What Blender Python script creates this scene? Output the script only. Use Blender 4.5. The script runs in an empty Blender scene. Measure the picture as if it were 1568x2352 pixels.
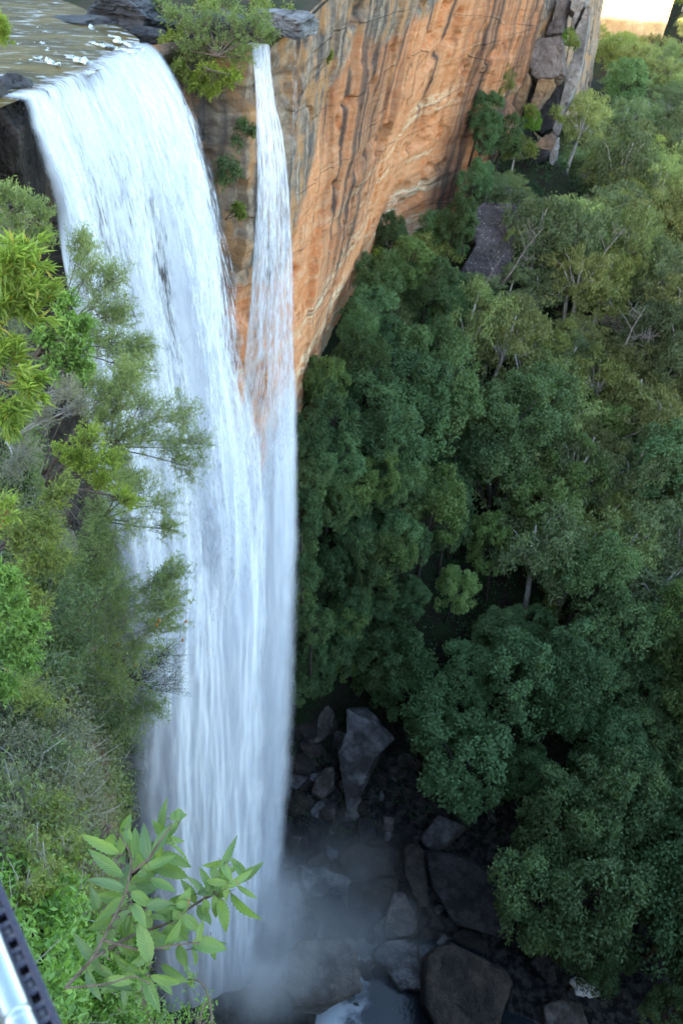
import bpy, math, random
import numpy as np
from math import radians, cos, sin, tan, pi
from mathutils import Vector, Matrix

random.seed(7)
rng = np.random.default_rng(11)
scene = bpy.context.scene
COL = scene.collection

# ------------------------------------------------------------------ camera maths
FPX, PITCH, ROLL = 1898.0, radians(38), radians(6.6)
_r0 = np.array([1, 0, 0.]); _u0 = np.array([0, sin(PITCH), cos(PITCH)]); _d = np.array([0, cos(PITCH), -sin(PITCH)])
_R = cos(ROLL) * _r0 + sin(ROLL) * _u0
_U = -sin(ROLL) * _r0 + cos(ROLL) * _u0

def ray(x, y): return _d + _R * (x - 784) / FPX - _U * (y - 1176) / FPX
def atz(x, y, z): q = ray(x, y); return q * (z / q[2])
def aty(x, y, Y): q = ray(x, y); return q * (Y / q[1])
def proj(P):
    P = np.asarray(P, float); c = P @ _d
    return np.array([784 + FPX * (P @ _R) / c, 1176 - FPX * (P @ _U) / c, c])
def unit(v): return v / (np.linalg.norm(v, axis=-1, keepdims=True) + 1e-9)
def smooth(e0, e1, x):
    t = np.clip((np.asarray(x, float) - e0) / (e1 - e0), 0, 1); return t * t * (3 - 2 * t)

# ------------------------------------------------------------------ noise
_perm = np.random.default_rng(5).random(65536)
def _h(i, j, k): return _perm[(i * 73856093 ^ j * 19349663 ^ k * 83492791) & 65535]
def vnoise(x, y, z=0.0):
    x, y, z = np.broadcast_arrays(np.asarray(x, float), np.asarray(y, float), np.asarray(z, float))
    xi, yi, zi = np.floor(x).astype(np.int64), np.floor(y).astype(np.int64), np.floor(z).astype(np.int64)
    fx, fy, fz = x - xi, y - yi, z - zi
    fx, fy, fz = [f * f * (3 - 2 * f) for f in (fx, fy, fz)]
    r = 0
    for a in (0, 1):
        for b in (0, 1):
            for c in (0, 1):
                r = r + _h(xi + a, yi + b, zi + c) * (fx if a else 1 - fx) * (fy if b else 1 - fy) * (fz if c else 1 - fz)
    return r
def fbm(x, y, z=0.0, o=4, g=.5):
    s, a, t = 0, 1.0, 0
    for i in range(o):
        s = s + a * vnoise(np.asarray(x) * 2 ** i + 17.3 * i, np.asarray(y) * 2 ** i + 9.1 * i, np.asarray(z) * 2 ** i + 3.7 * i); t += a; a *= g
    return s / t

# ------------------------------------------------------------------ objects
def link(o, parent=None):
    COL.objects.link(o)
    if parent is not None: o.parent = parent
    return o
def tag(o, label=None, cat=None, group=None, kind=None):
    if label: o['label'] = label
    if cat: o['category'] = cat
    if group: o['group'] = group
    if kind: o['kind'] = kind
    return o
def empty(name, loc=(0, 0, 0), rot=(0, 0, 0), s=1.0):
    o = bpy.data.objects.new(name, None); o.location = tuple(loc); o.rotation_euler = rot; o.scale = (s, s, s) if np.isscalar(s) else s
    o.empty_display_size = .2
    return link(o)
def mesh_np(name, V, F, mat=None, smooth_=False, uv=None, attrs=None):
    """V (n,3); F (m,k) one face size, or a list of such arrays."""
    V = np.asarray(V, np.float32)
    Fs = F if isinstance(F, list) else [F]
    Fs = [np.asarray(f, np.int32) for f in Fs if len(f)]
    me = bpy.data.meshes.new(name)
    me.vertices.add(len(V)); me.vertices.foreach_set('co', V.ravel())
    nl = sum(f.size for f in Fs); npoly = sum(len(f) for f in Fs)
    me.loops.add(nl); me.polygons.add(npoly)
    idx = np.concatenate([f.ravel() for f in Fs]); tot = np.concatenate([np.full(len(f), f.shape[1], np.int32) for f in Fs])
    st = np.concatenate([[0], np.cumsum(tot)[:-1]]).astype(np.int32)
    me.loops.foreach_set('vertex_index', idx)
    me.polygons.foreach_set('loop_start', st)
    if smooth_: me.polygons.foreach_set('use_smooth', np.ones(npoly, bool))
    if uv is not None:
        l = me.uv_layers.new(name='UVMap'); l.data.foreach_set('uv', np.asarray(uv, np.float32)[idx].ravel())
    for k, a in (attrs or {}).items():
        at = me.attributes.new(k, 'FLOAT', 'POINT'); at.data.foreach_set('value', np.asarray(a, np.float32).ravel())
    me.update(calc_edges=True)
    if mat: me.materials.append(mat)
    return me
def obj(name, me, parent=None, loc=None):
    o = bpy.data.objects.new(name, me)
    if loc is not None: o.location = tuple(loc)
    return link(o, parent)
def grid_faces(nu, nv):
    i = np.arange(nu - 1)[:, None]; j = np.arange(nv - 1)[None, :]
    a = (i * nv + j).ravel()
    return np.stack([a, a + nv, a + nv + 1, a + 1], 1)

class MB:
    def __init__(s): s.V = []; s.Q = []; s.T = []; s.n = 0
    def add(s, V, Q=None, T=None):
        s.V.append(np.asarray(V, float).reshape(-1, 3))
        if Q is not None and len(Q): s.Q.append(np.asarray(Q) + s.n)
        if T is not None and len(T): s.T.append(np.asarray(T) + s.n)
        s.n += len(s.V[-1])
    def tube(s, pts, rad, n=6):
        P = np.asarray(pts, float); m = len(P); rad = np.broadcast_to(np.asarray(rad, float), (m,))
        T = np.gradient(P, axis=0); T /= np.linalg.norm(T, axis=1)[:, None] + 1e-9
        ref = np.array([0.31, 0.17, 0.93]) if abs(T[0][2]) < .9 else np.array([0.93, 0.3, 0.1])
        A = np.cross(T, ref); A /= np.linalg.norm(A, axis=1)[:, None] + 1e-9
        B = np.cross(T, A)
        an = np.arange(n) * 2 * pi / n
        V = P[:, None, :] + rad[:, None, None] * (np.cos(an)[None, :, None] * A[:, None, :] + np.sin(an)[None, :, None] * B[:, None, :])
        q = [(i * n + k, i * n + (k + 1) % n, (i + 1) * n + (k + 1) % n, (i + 1) * n + k) for i in range(m - 1) for k in range(n)]
        V = V.reshape(-1, 3); b = len(V); V = np.vstack([V, P[0], P[-1]])
        t = [(b, (k + 1) % n, k) for k in range(n)] + [(b + 1, (m - 1) * n + k, (m - 1) * n + (k + 1) % n) for k in range(n)]
        s.add(V, q, t)
    def box(s, o, ax, ay, az):
        """o corner; ax, ay, az edge vectors"""
        o, ax, ay, az = [np.asarray(v, float) for v in (o, ax, ay, az)]
        V = [o, o + ax, o + ax + ay, o + ay, o + az, o + ax + az, o + ax + ay + az, o + ay + az]
        s.add(V, [(0, 3, 2, 1), (4, 5, 6, 7), (0, 1, 5, 4), (1, 2, 6, 5), (2, 3, 7, 6), (3, 0, 4, 7)])
    def leaves(s, C, A, N, L, W, fold=.12, droop=.12):
        C, A, N = [np.asarray(v, float) for v in (C, A, N)]
        n = len(C); A = A / (np.linalg.norm(A, axis=1)[:, None] + 1e-9)
        N = N - A * np.sum(A * N, 1)[:, None]; N /= np.linalg.norm(N, axis=1)[:, None] + 1e-9
        S = np.cross(A, N); L = np.broadcast_to(L, (n,))[:, None]; W = np.broadcast_to(W, (n,))[:, None]
        v0 = C; v1 = C + A * L * .45 + S * W * .5 + N * W * fold; v2 = C + A * L - N * L * droop; v3 = C + A * L * .45 - S * W * .5 + N * W * fold
        V = np.stack([v0, v1, v2, v3], 1).reshape(-1, 3)
        b = np.arange(n)[:, None] * 4
        s.add(V, None, np.concatenate([b + np.array([[0, 1, 2]]), b + np.array([[0, 2, 3]])], 1).reshape(-1, 3))
    def mesh(s, name, mat, smooth_=False):
        F = []
        if s.Q: F.append(np.concatenate(s.Q))
        if s.T: F.append(np.concatenate(s.T))
        return mesh_np(name, np.concatenate(s.V), F, mat, smooth_)

# ------------------------------------------------------------------ materials
class NT:
    def __init__(s, name):
        s.m = bpy.data.materials.new(name); s.m.use_nodes = True; s.t = s.m.node_tree; s.t.nodes.clear()
        s.out = s.n('ShaderNodeOutputMaterial')
    def n(s, typ, **k):
        nd = s.t.nodes.new(typ)
        for a, v in k.items(): setattr(nd, a, v)
        return nd
    def l(s, a, b): s.t.links.new(a, b)
    def set(s, sock, v):
        if hasattr(v, 'node'): s.l(v, sock)
        elif isinstance(v, tuple) and len(v) == 3 and sock.type == 'RGBA': sock.default_value = (*v, 1)
        else: sock.default_value = v
    def coord(s, kind='Object', scale=(1, 1, 1), rot=(0, 0, 0), loc=(0, 0, 0)):
        c = s.n('ShaderNodeTexCoord'); m = s.n('ShaderNodeMapping')
        m.inputs['Scale'].default_value = scale; m.inputs['Rotation'].default_value = rot; m.inputs['Location'].default_value = loc
        s.l(c.outputs[kind], m.inputs['Vector']); return m.outputs[0]
    def noise(s, vec, scale=1, detail=4, rough=.55, dist=0.0):
        n = s.n('ShaderNodeTexNoise'); s.l(vec, n.inputs['Vector'])
        n.inputs['Scale'].default_value = scale; n.inputs['Detail'].default_value = detail; n.inputs['Roughness'].default_value = rough; n.inputs['Distortion'].default_value = dist
        return n.outputs['Fac']
    def voro(s, vec, scale=1, feat='F1'):
        n = s.n('ShaderNodeTexVoronoi', feature=feat); s.l(vec, n.inputs['Vector']); n.inputs['Scale'].default_value = scale
        return n.outputs['Distance']
    def rng(s, v, a, b, c=0., d=1., ease=True):
        n = s.n('ShaderNodeMapRange'); n.interpolation_type = 'SMOOTHSTEP' if ease else 'LINEAR'
        s.set(n.inputs['Value'], v)
        for i, x in zip(('From Min', 'From Max', 'To Min', 'To Max'), (a, b, c, d)): s.set(n.inputs[i], x)
        return n.outputs[0]
    def math(s, op, a, b=0., clamp=False):
        n = s.n('ShaderNodeMath', operation=op, use_clamp=clamp); s.set(n.inputs[0], a); s.set(n.inputs[1], b); return n.outputs[0]
    def mix(s, f, a, b, mode='MIX'):
        n = s.n('ShaderNodeMix', data_type='RGBA', blend_type=mode); s.set(n.inputs[0], f); s.set(n.inputs[6], a); s.set(n.inputs[7], b); return n.outputs[2]
    def attr(s, name, t='GEOMETRY'):
        n = s.n('ShaderNodeAttribute', attribute_name=name, attribute_type=t); return n.outputs['Fac']
    def bump(s, h, st=.5, dist=.1):
        n = s.n('ShaderNodeBump'); n.inputs['Strength'].default_value = st; n.inputs['Distance'].default_value = dist; s.l(h, n.inputs['Height']); return n.outputs[0]
    def pbsdf(s, col, rough=.8, spec=.3, normal=None, metal=0.):
        b = s.n('ShaderNodeBsdfPrincipled'); s.set(b.inputs['Base Color'], col); s.set(b.inputs['Roughness'], rough)
        b.inputs['Specular IOR Level'].default_value = spec; b.inputs['Metallic'].default_value = metal
        if normal is not None: s.l(normal, b.inputs['Normal'])
        return b.outputs[0]
    def done(s, sh): s.l(sh, s.out.inputs['Surface']); return s.m

def leaf_mat(name, c1, c2, transl=.35, rough=.5, nscale=.5, objcol=False, spec=.35, yellow=None):
    t = NT(name); v = t.coord('Object')
    f = t.rng(t.noise(v, nscale, 3), .35, .65)
    col = t.mix(f, c1, c2)
    geo = t.n('ShaderNodeNewGeometry')
    col = t.mix(.35, col, t.mix(geo.outputs['Random Per Island'], tuple(x * .55 for x in c1), tuple(min(1, x * 1.6) for x in c2)))
    if yellow: col = t.mix(t.rng(geo.outputs['Random Per Island'], .955, .965), col, yellow)
    if objcol:
        oi = t.n('ShaderNodeObjectInfo'); col = t.mix(1.0, col, oi.outputs['Color'], 'MULTIPLY')
    b = t.pbsdf(col, rough, spec)
    tr = t.n('ShaderNodeBsdfTranslucent'); t.l(t.mix(1., col, (1.0, 1.15, .55), 'MULTIPLY'), tr.inputs['Color'])
    ms = t.n('ShaderNodeMixShader'); ms.inputs[0].default_value = transl; t.l(b, ms.inputs[1]); t.l(tr.outputs[0], ms.inputs[2])
    return t.done(ms.outputs[0])
def bark_mat(name, c1, c2, scale=6):
    t = NT(name); v = t.coord('Object', (1, 1, .3)); n = t.noise(v, scale, 5)
    return t.done(t.pbsdf(t.mix(t.rng(n, .35, .65), c1, c2), .9, .2, t.bump(n, .5, .03)))
def rock_mat(name, c1, c2, c3, scale=.6, wet=0., lichen=None, strata=None, bump=.6, objrand=True, crk=.14):
    t = NT(name); v = t.coord('Object')
    if objrand:
        oi = t.n('ShaderNodeObjectInfo'); ad = t.n('ShaderNodeVectorMath', operation='ADD'); t.l(v, ad.inputs[0])
        cb = t.n('ShaderNodeCombineXYZ'); t.l(t.math('MULTIPLY', oi.outputs['Random'], 50.), cb.inputs[0]); t.l(t.math('MULTIPLY', oi.outputs['Random'], 31.), cb.inputs[2])
        t.l(cb.outputs[0], ad.inputs[1]); v = ad.outputs[0]
    n1 = t.noise(v, scale, 6, .6); n2 = t.noise(v, scale * 5, 6, .65); n3 = t.noise(v, scale * .4, 3)
    col = t.mix(t.rng(n1, .35, .65), c1, c2); col = t.mix(t.rng(n3, .45, .65), col, c3)
    col = t.mix(t.rng(n2, .3, .75, 0., .6), col, t.mix(.5, c1, (0.03, .028, .03)))
    vd = t.voro(v, scale * 1.1, 'DISTANCE_TO_EDGE'); wv_ = t.math('ADD', vd, t.math('MULTIPLY', t.math('SUBTRACT', n2, .5), .22)); crack = t.rng(wv_, .0, .025, 1., 0.)
    col = t.mix(t.math('MULTIPLY', crack, crk), col, (.02, .018, .018))
    h = t.math('ADD', n1, t.math('MULTIPLY', n2, .8)); h = t.math('SUBTRACT', h, t.math('MULTIPLY', crack, .25))
    if strata:
        mp = t.n('ShaderNodeMapping'); t.l(v, mp.inputs['Vector']); mp.inputs['Scale'].default_value = (.25, .25, strata)
        n4 = t.noise(mp.outputs[0], 1, 5, .6); h = t.math('ADD', h, t.math('MULTIPLY', n4, 1.2))
        col = t.mix(t.rng(n4, .5, .68, 0, .5), col, tuple(x * .4 for x in c1))
    if lichen:
        n5 = t.noise(v, scale * 9, 4, .7); col = t.mix(t.rng(n5, .6, .68, 0, .9), col, lichen)
    return t.done(t.pbsdf(col, .85 - .5 * wet, .3 + .3 * wet, t.bump(h, bump, .45)))

# ------------------------------------------------------------------ render / world / camera
cam_d = bpy.data.cameras.new('camera'); cam = bpy.data.objects.new('camera', cam_d); COL.objects.link(cam)
cam.matrix_world = Matrix(((_R[0], _U[0], -_d[0], 0), (_R[1], _U[1], -_d[1], 0), (_R[2], _U[2], -_d[2], 0), (0, 0, 0, 1)))
cam_d.sensor_fit = 'VERTICAL'; cam_d.sensor_height = 22.3; cam_d.lens = FPX * 22.3 / 2352
cam_d.clip_start = .05; cam_d.clip_end = 6000
cam_d.dof.use_dof = True; cam_d.dof.focus_distance = 2.8; cam_d.dof.aperture_fstop = 4.5
scene.camera = cam

SUN_EL = radians(10); SUN_DIR = np.array([-.55, -.835]); SUN_DIR /= np.linalg.norm(SUN_DIR)
w = bpy.data.worlds.new('World'); scene.world = w; w.use_nodes = True
wt = w.node_tree; wt.nodes.clear()
sky = wt.nodes.new('ShaderNodeTexSky'); sky.sky_type = 'NISHITA'; sky.sun_disc = False
sky.sun_elevation = SUN_EL; sky.sun_rotation = math.atan2(SUN_DIR[0], SUN_DIR[1]); sky.altitude = 600; sky.dust_density = 1.5; sky.ozone_density = 1.0
bg = wt.nodes.new('ShaderNodeBackground'); bg.inputs['Strength'].default_value = .15
wo = wt.nodes.new('ShaderNodeOutputWorld'); wt.links.new(sky.outputs[0], bg.inputs[0]); wt.links.new(bg.outputs[0], wo.inputs[0])
ld = bpy.data.lights.new('sun', 'SUN'); ld.energy = 3.2; ld.angle = radians(.5); ld.color = (1, .84, .6)
lo = bpy.data.objects.new('sun', ld); COL.objects.link(lo)
sv = Vector((SUN_DIR[0] * cos(SUN_EL), SUN_DIR[1] * cos(SUN_EL), sin(SUN_EL))); lo.rotation_euler = sv.to_track_quat('Z', 'Y').to_euler(); lo.location = sv * 50
scene.view_settings.view_transform = 'Standard'; scene.view_settings.look = 'None'; scene.view_settings.gamma = 1
scene.view_settings.exposure = EXPO = 3.25
scene.view_settings.use_curve_mapping = False
cy = scene.cycles
cy.use_denoising = True; cy.max_bounces = 8; cy.diffuse_bounces = 4; cy.glossy_bounces = 2; cy.transmission_bounces = 4; cy.transparent_max_bounces = 32; cy.volume_bounces = 3
cy.volume_step_rate = 2.0; cy.volume_max_steps = 128; cy.sample_clamp_indirect = 6; cy.caustics_reflective = False; cy.caustics_refractive = False

# ------------------------------------------------------------------ plan of the gorge: cliff columns (top x, top z, y, base x)
#            y     xtop   ztop   xbase
WALL = np.array([
    (-26., 95., -58.0, 96.), (-14., 3.6, -3.0, 4.0), (-5., .2, -3.4, .8), (0.5, -1.2, -5.6, -.6), (4., -2.3, -8.2, -1.9), (8., -3.9, -10.2, -3.3), (14., -6.6, -10.6, -5.8), (24., -11.2, -9.6, -9.9), (31., -15.4, -8.9, -13.4),  # first column: unseen wall added behind the camera to shade the gorge
    (35., -16.4, -9.3, -14.5), (37., -16.6, -9.5, -15.0), (44., -15.9, -9.5, -15.0), (51.5, -15.2, -9.5, -14.6), (53., -14.2, -9.3, -14.),
    (54.3, -11.5, -8.8, -12.), (55.6, -8.7, -9.0, -9.4), (58., -7.4, -8.8, -8.2), (63., -6.3, -8.4, -7.0), (69.5, -5.2, -7.5, -5.6),
    (80., -1.6, -6., -4.2), (92., 2.4, -5., -2.6), (104., 5.0, -4.5, -.9), (116., 7.6, -4., 1.2), (125., 11., -4., 6.5), (132., 15., -4., 11.5),
    (145., 22., -4., 19.5), (160., 27., -4., 26.), (185., 33., -4., 34.), (215., 40., -6., 44.), (260., 52., -8., 56.)])
def wall_xbase(Y): return np.interp(Y, WALL[:, 0], WALL[:, 3])

def ground(X, Y):
    X = np.asarray(X, float); Y = np.asarray(Y, float)
    z = np.interp(Y, [20, 40, 52, 62, 80, 100, 128, 150, 180, 230, 290, 330, 420], [-87.5, -86, -83, -77, -66, -55, -45, -47, -54, -49, -41, -50, -62])
    z = z - np.clip(X - 15, 0, 60) * .10 * smooth(60, 90, Y)
    d = X - wall_xbase(Y)
    tal = -43.5 - 1.2 * np.clip(d, 0, 99) - np.clip(67 - Y, 0, 99) * 3.2
    z = np.maximum(z, tal)
    z = z + 13 * np.exp(-((X - 25) ** 2 + (Y - 150) ** 2) / 15 ** 2)
    return z + (fbm(X * .12, Y * .12) - .5) * 3.0

# ---- terrain
MG = None
def m_ground():
    t = NT('forest_floor'); v = t.coord('Object'); n = t.noise(v, .5, 6, .6); n2 = t.noise(v, 3, 4)
    col = t.mix(t.rng(n, .4, .6), (.022, .018, .013), (.02, .034, .013)); col = t.mix(t.rng(n2, .55, .7), col, (.045, .036, .028))
    sx_ = t.n('ShaderNodeSeparateXYZ'); t.l(v, sx_.inputs[0]); col = t.mix(t.rng(sx_.outputs[2], -76., -82., 0., 1.), col, t.mix(t.rng(t.noise(v, 1.1, 6, .65), .42, .62), (.012, .011, .011), (.06, .055, .052)))
    return t.done(t.pbsdf(col, .95, .1, t.bump(n2, .8, .3)))
MG = m_ground()
gx = np.concatenate([np.arange(-20, 70, 1.3), np.arange(70, 340, 5)]); gy = np.concatenate([np.arange(18, 175, 1.3), np.arange(175, 480, 5)])
GX, GY = np.meshgrid(gx, gy, indexing='ij'); GZ = ground(GX, GY)
o = obj('gorge_ground', mesh_np('gorge_ground', np.stack([GX, GY, GZ], -1).reshape(-1, 3), grid_faces(len(gx), len(gy)), MG, True)); tag(o, kind='structure')

# ---- cliff wall sheet
Ys = np.concatenate([np.arange(-26, -14, .15), np.arange(-14, 30, .3), np.arange(30, 75, .16), np.arange(75, 140, .22), np.arange(140, 260, 1.)])
# arc-length parameter across columns so that bends get points too
wy = WALL[:, 0]
def wcol(Y, k): return np.interp(Y, wy, WALL[:, k])
S_ = np.concatenate([[0], np.cumsum(np.hypot(np.diff(Ys), np.diff(wcol(Ys, 1))))])
TZ = np.concatenate([np.linspace(0, .62, 250), np.linspace(.63, 1, 30)])
YY, TT = np.meshgrid(Ys, TZ, indexing='ij'); SS = np.repeat(S_[:, None], len(TZ), 1)
ztop = wcol(YY, 2); zz = ztop + (-90 - ztop) * TT
hh = np.clip((ztop - zz) / (ztop + 42), 0, 1)
xx = wcol(YY, 1) + (wcol(YY, 3) - wcol(YY, 1)) * hh ** 1.15
# normals in plan
nx_ = np.gradient(Ys); ny_ = -np.gradient(wcol(Ys, 1)); nn = np.hypot(nx_, ny_); nx_, ny_ = nx_ / nn, ny_ / nn
k = np.ones(21) / 21; nxp = np.convolve(np.pad(nx_, 10, 'edge'), k, 'valid'); nyp = np.convolve(np.pad(ny_, 10, 'edge'), k, 'valid')
near = 1 - smooth(28, 36, YY)
mid = smooth(30, 36, YY) * (1 - smooth(57, 66, YY))
ztilt = zz - .06 * SS + 1.2 * (fbm(SS * .03, zz * .03) - .5)
beds = fbm(0.03 * SS, ztilt * .55, 0., 3)
stepb = np.floor(beds * 9) / 9
disp = (fbm(SS * .05, zz * .04, 2., 2) - .5) * .9 + (stepb - .5) * .4 + (fbm(SS * .4, zz * .45, 5., 4) - .5) * (.38 + .5 * near + .7 * mid)
cav = smooth(.66, .72, fbm(SS * .22, ztilt * .35, 12., 3)) * smooth(60, 66, YY); disp = disp - .7 * cav
jx = fbm(SS * .12, zz * .03, 9., 2); disp = disp - .35 * smooth(.56, .575, jx) - .3 * smooth(.47, .485, fbm(SS * .16 + 30, zz * .05, 15., 2))
cell = np.floor(SS * .33 + 1.5 * fbm(SS * .1, zz * .12)) ; cz = np.floor(zz * .22 + cell * .37)
blk = _h(cell.astype(np.int64), cz.astype(np.int64), np.full(cell.shape, 3)); disp = disp + (blk - .5) * (.28 + .9 * mid + .6 * near)
top_in = smooth(0, 2.2, ztop - zz); disp = disp * (.25 + .75 * top_in)
X3 = xx + disp * nxp[:, None]; Y3 = YY + disp * nyp[:, None]
# colour masks that belong to the stone: varnish streaks (dark), pale beds, grey weathered zone
band = fbm(SS * .10, zz * .010 + 4, 1., 3, .5)
streak = .62 * band + .38 * fbm(SS * .8, zz * .012, 2., 3, .6)
streak_m = smooth(.55, .63, streak + .08 * (fbm(SS * .1, zz * .10, 4.) - .5) - .10 * smooth(14, 34, ztop - zz) + .02)
def zone(y0, sg, d0, d1): return np.exp(-((YY - y0 + .02 * (zz + 25) + 2.2 * (fbm(SS * .05, zz * .12, 3.) - .5)) / sg) ** 2) * smooth(d0 - 4, d0, ztop - zz) * (1 - smooth(d1 - 8, d1, ztop - zz))
fine = fbm(SS * .9, zz * .014, 6., 4, .6)
zn = zone(83, 4.5, -5, 32) + zone(131, 4., -5, 60) + .8 * zone(143, 6, -5, 60) + .7 * zone(104, 1.6, -5, 22) + .9 * zone(73.5, .7, -5, 15) + .6 * zone(92, 2., 6, 30) + .6 * zone(117, 1.4, -5, 26) + .5 * zone(77, .6, 8, 44)
streak_m = np.clip(np.maximum(.4 * streak_m, zn * (.25 + .75 * smooth(.36, .56, fine)) * 1.5), 0, 1)
pale_m = smooth(.52, .66, fbm(SS * .05, ztilt * .8, 8., 4, .6)) * smooth(14, 22, ztop - zz)
# grey weathered rock: everything nearer than the orange wall, and the upper rim
dz = ztop - zz
grey = np.clip((1 - smooth(60, 68, YY)) * (1 - smooth(14, 19, dz + 6 * (fbm(SS * .2, zz * .2) - .5) - 10 * smooth(53, 62, YY) * 0)) + (1 - smooth(31, 40, YY)), 0, 1)
grey = np.maximum(grey, (1 - smooth(53, 54.5, YY)))
grey = np.maximum(grey, .85 * (1 - smooth(3, 9 + 0 * YY, dz - 5 * (fbm(SS * .12, zz * .1, 6.) - .5) - 8 * (1 - smooth(62, 78, YY)))))
grey = np.maximum(grey, .9 * smooth(142, 150, YY))

def m_cliff():
    t = NT('sandstone_cliff'); uv = t.coord('UV')
    def tex(sx, sz, scale, det=5, r=.6, dist=0.):
        m = t.n('ShaderNodeMapping'); t.l(uv, m.inputs['Vector']); m.inputs['Scale'].default_value = (sx, sz, 1); return t.noise(m.outputs[0], scale, det, r, dist)
    a = tex(1, 1, .18); b = tex(1, 1, 1.2); c = tex(1, .9, 5.); bed = tex(.12, 1.6, 1.2); drip = tex(.8, .016, 1.1, 4, .55)
    col = t.mix(t.rng(a, .38, .62), (.64, .228, .08), (.68, .30, .135))
    col = t.mix(t.rng(b, .4, .7, 0, .6), col, (.72, .42, .235))
    col = t.mix(t.rng(bed, .52, .66, 0, .55), col, (.42, .17, .07))
    pm = t.math('MULTIPLY', t.attr('pale'), t.rng(tex(.35, 2.2, 1.6), .38, .58)); col = t.mix(pm, col, (.80, .62, .40))
    sm = t.math('MULTIPLY', t.attr('streak'), t.rng(t.math('ADD', drip, t.math('MULTIPLY', t.math('SUBTRACT', c, .5), .12)), .34, .58, .55, 1.15), True); col = t.mix(t.math('MULTIPLY', sm, .93), col, t.mix(t.rng(c, .4, .6), (.035, .026, .026), (.085, .058, .05)))
    gcol = t.mix(t.rng(b, .35, .65), (.20, .14, .10), (.40, .31, .23)); gcol = t.mix(t.rng(drip, .45, .62, 0, .85), gcol, (.045, .042, .048))
    gcol = t.mix(t.rng(tex(1, .5, .5), .46, .6, 0, .8), gcol, (.46, .23, .09)); gcol = t.mix(t.rng(c, .6, .72, 0, .7), gcol, (.45, .40, .34))
    gm = t.rng(t.math('ADD', t.attr('grey'), t.math('MULTIPLY', t.math('SUBTRACT', b, .5), .5)), .3, .6); col = t.mix(gm, col, gcol)
    darkcol = t.mix(t.rng(b, .4, .6), (.028, .024, .022), (.07, .055, .045)); darkcol = t.mix(t.rng(c, .58, .7, 0, .5), darkcol, (.03, .05, .015))
    col = t.mix(t.attr('wet'), col, darkcol)
    col = t.mix(t.rng(c, .3, .75, 0, .25), col, (.03, .02, .015))
    ck1 = t.rng(t.math('ABSOLUTE', t.math('SUBTRACT', tex(.02, .20, 1., 2, .4), .5)), .0, .010, 1., 0.); ck2 = t.rng(t.math('ABSOLUTE', t.math('SUBTRACT', tex(.16, .02, 1., 1, .4), .5)), .0, .006, 1., 0.)
    ck = t.math('MULTIPLY', t.math('MAXIMUM', ck1, ck2), t.rng(a, .40, .5)); col = t.mix(t.math('MULTIPLY', ck, .4), col, (.05, .03, .02))
    h = t.math('ADD', t.math('MULTIPLY', t.math('SUBTRACT', b, ck), 1.), t.math('ADD', t.math('MULTIPLY', c, .4), t.math('MULTIPLY', bed, 1.)))
    return t.done(t.pbsdf(col, t.rng(t.attr('wet'), 0, 1, .88, .45), .3, t.bump(h, .55, .35)))
wet = np.clip((smooth(30, 34, YY) * (1 - smooth(53.5, 56, YY)) * (.45 + .55 * smooth(3, 10, dz))) * 1.0 + (1 - smooth(18, 34, YY)) * smooth(-20, -32, zz) * .9 + (1 - smooth(20, 32, YY)) * .8, 0, 1)  # mask also darkens the whole near cliff, more towards its bottom
M_CLIFF = m_cliff()
me = mesh_np('cliff', np.stack([X3, Y3, zz], -1).reshape(-1, 3), grid_faces(len(Ys), len(TZ)), M_CLIFF, True, np.stack([SS, zz], -1).reshape(-1, 2),
             dict(streak=streak_m, pale=pale_m, grey=grey, wet=wet))
tag(obj('cliff', me), kind='structure')

# ---- plateau behind the rim, and an unseen ridge added to block the sun
def m_plat():
    t = NT('plateau_soil'); v = t.coord('Object'); n = t.noise(v, .4, 5)
    return t.done(t.pbsdf(t.mix(t.rng(n, .4, .6), (.03, .035, .016), (.05, .042, .026)), .95, .1))
MP = m_plat()
py_ = np.concatenate([np.arange(-26, 262, 2.0)]); off = np.array([0, -.6, -2, -5, -9, -16, -30, -60, -140, -400.])
PY, OO = np.meshgrid(py_, off, indexing='ij')
PX = wcol(PY, 1) + OO + .3 * smooth(28, 33, PY) - .05; PZ = wcol(PY, 2) - .15 + .55 * np.clip(-OO, 0, 9) * (1 - smooth(22, 30, PY)) + .5 * (fbm(PX * .7, PY * .7) - .5) * (1 - smooth(26, 30, PY)) + smooth(3, 40, -OO) * 2.2 * smooth(0, 1, 1) - 1.4 * smooth(34, 36.5, PY) * (1 - smooth(51, 53, PY)) * (1 - smooth(0, 3, -OO) * .0)
PZ = PZ - 1.6 * np.exp(-(((PY - 47 - (-OO) * .9) / 12) ** 2)) * smooth(-.1, 1, -OO) * smooth(33, 36, PY)
tag(obj('plateau', mesh_np('plateau', np.stack([PX, PY, PZ], -1).reshape(-1, 3), grid_faces(len(py_), len(off)), MP, True)), kind='structure')

# ridge: centre line perpendicular to the sun direction, 250 m behind
u_ = np.linspace(-420, 420, 80); v_ = np.linspace(-110, 110, 30)
UU, VV = np.meshgrid(u_, v_, indexing='ij')
base = SUN_DIR * 250; perp = np.array([-SUN_DIR[1], SUN_DIR[0]])
RX = base[0] + perp[0] * UU + SUN_DIR[0] * VV; RY = base[1] + perp[1] * UU + SUN_DIR[1] * VV
RZ = -8 + 75 * (1 - smooth(0, 105, np.abs(VV))) + 4 * (fbm(UU * .02, VV * .02) - .5)
tag(obj('sun_block_ridge', mesh_np('sun_block_ridge', np.stack([RX, RY, RZ], -1).reshape(-1, 3), grid_faces(80, 30), MP, True)), kind='structure')

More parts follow.
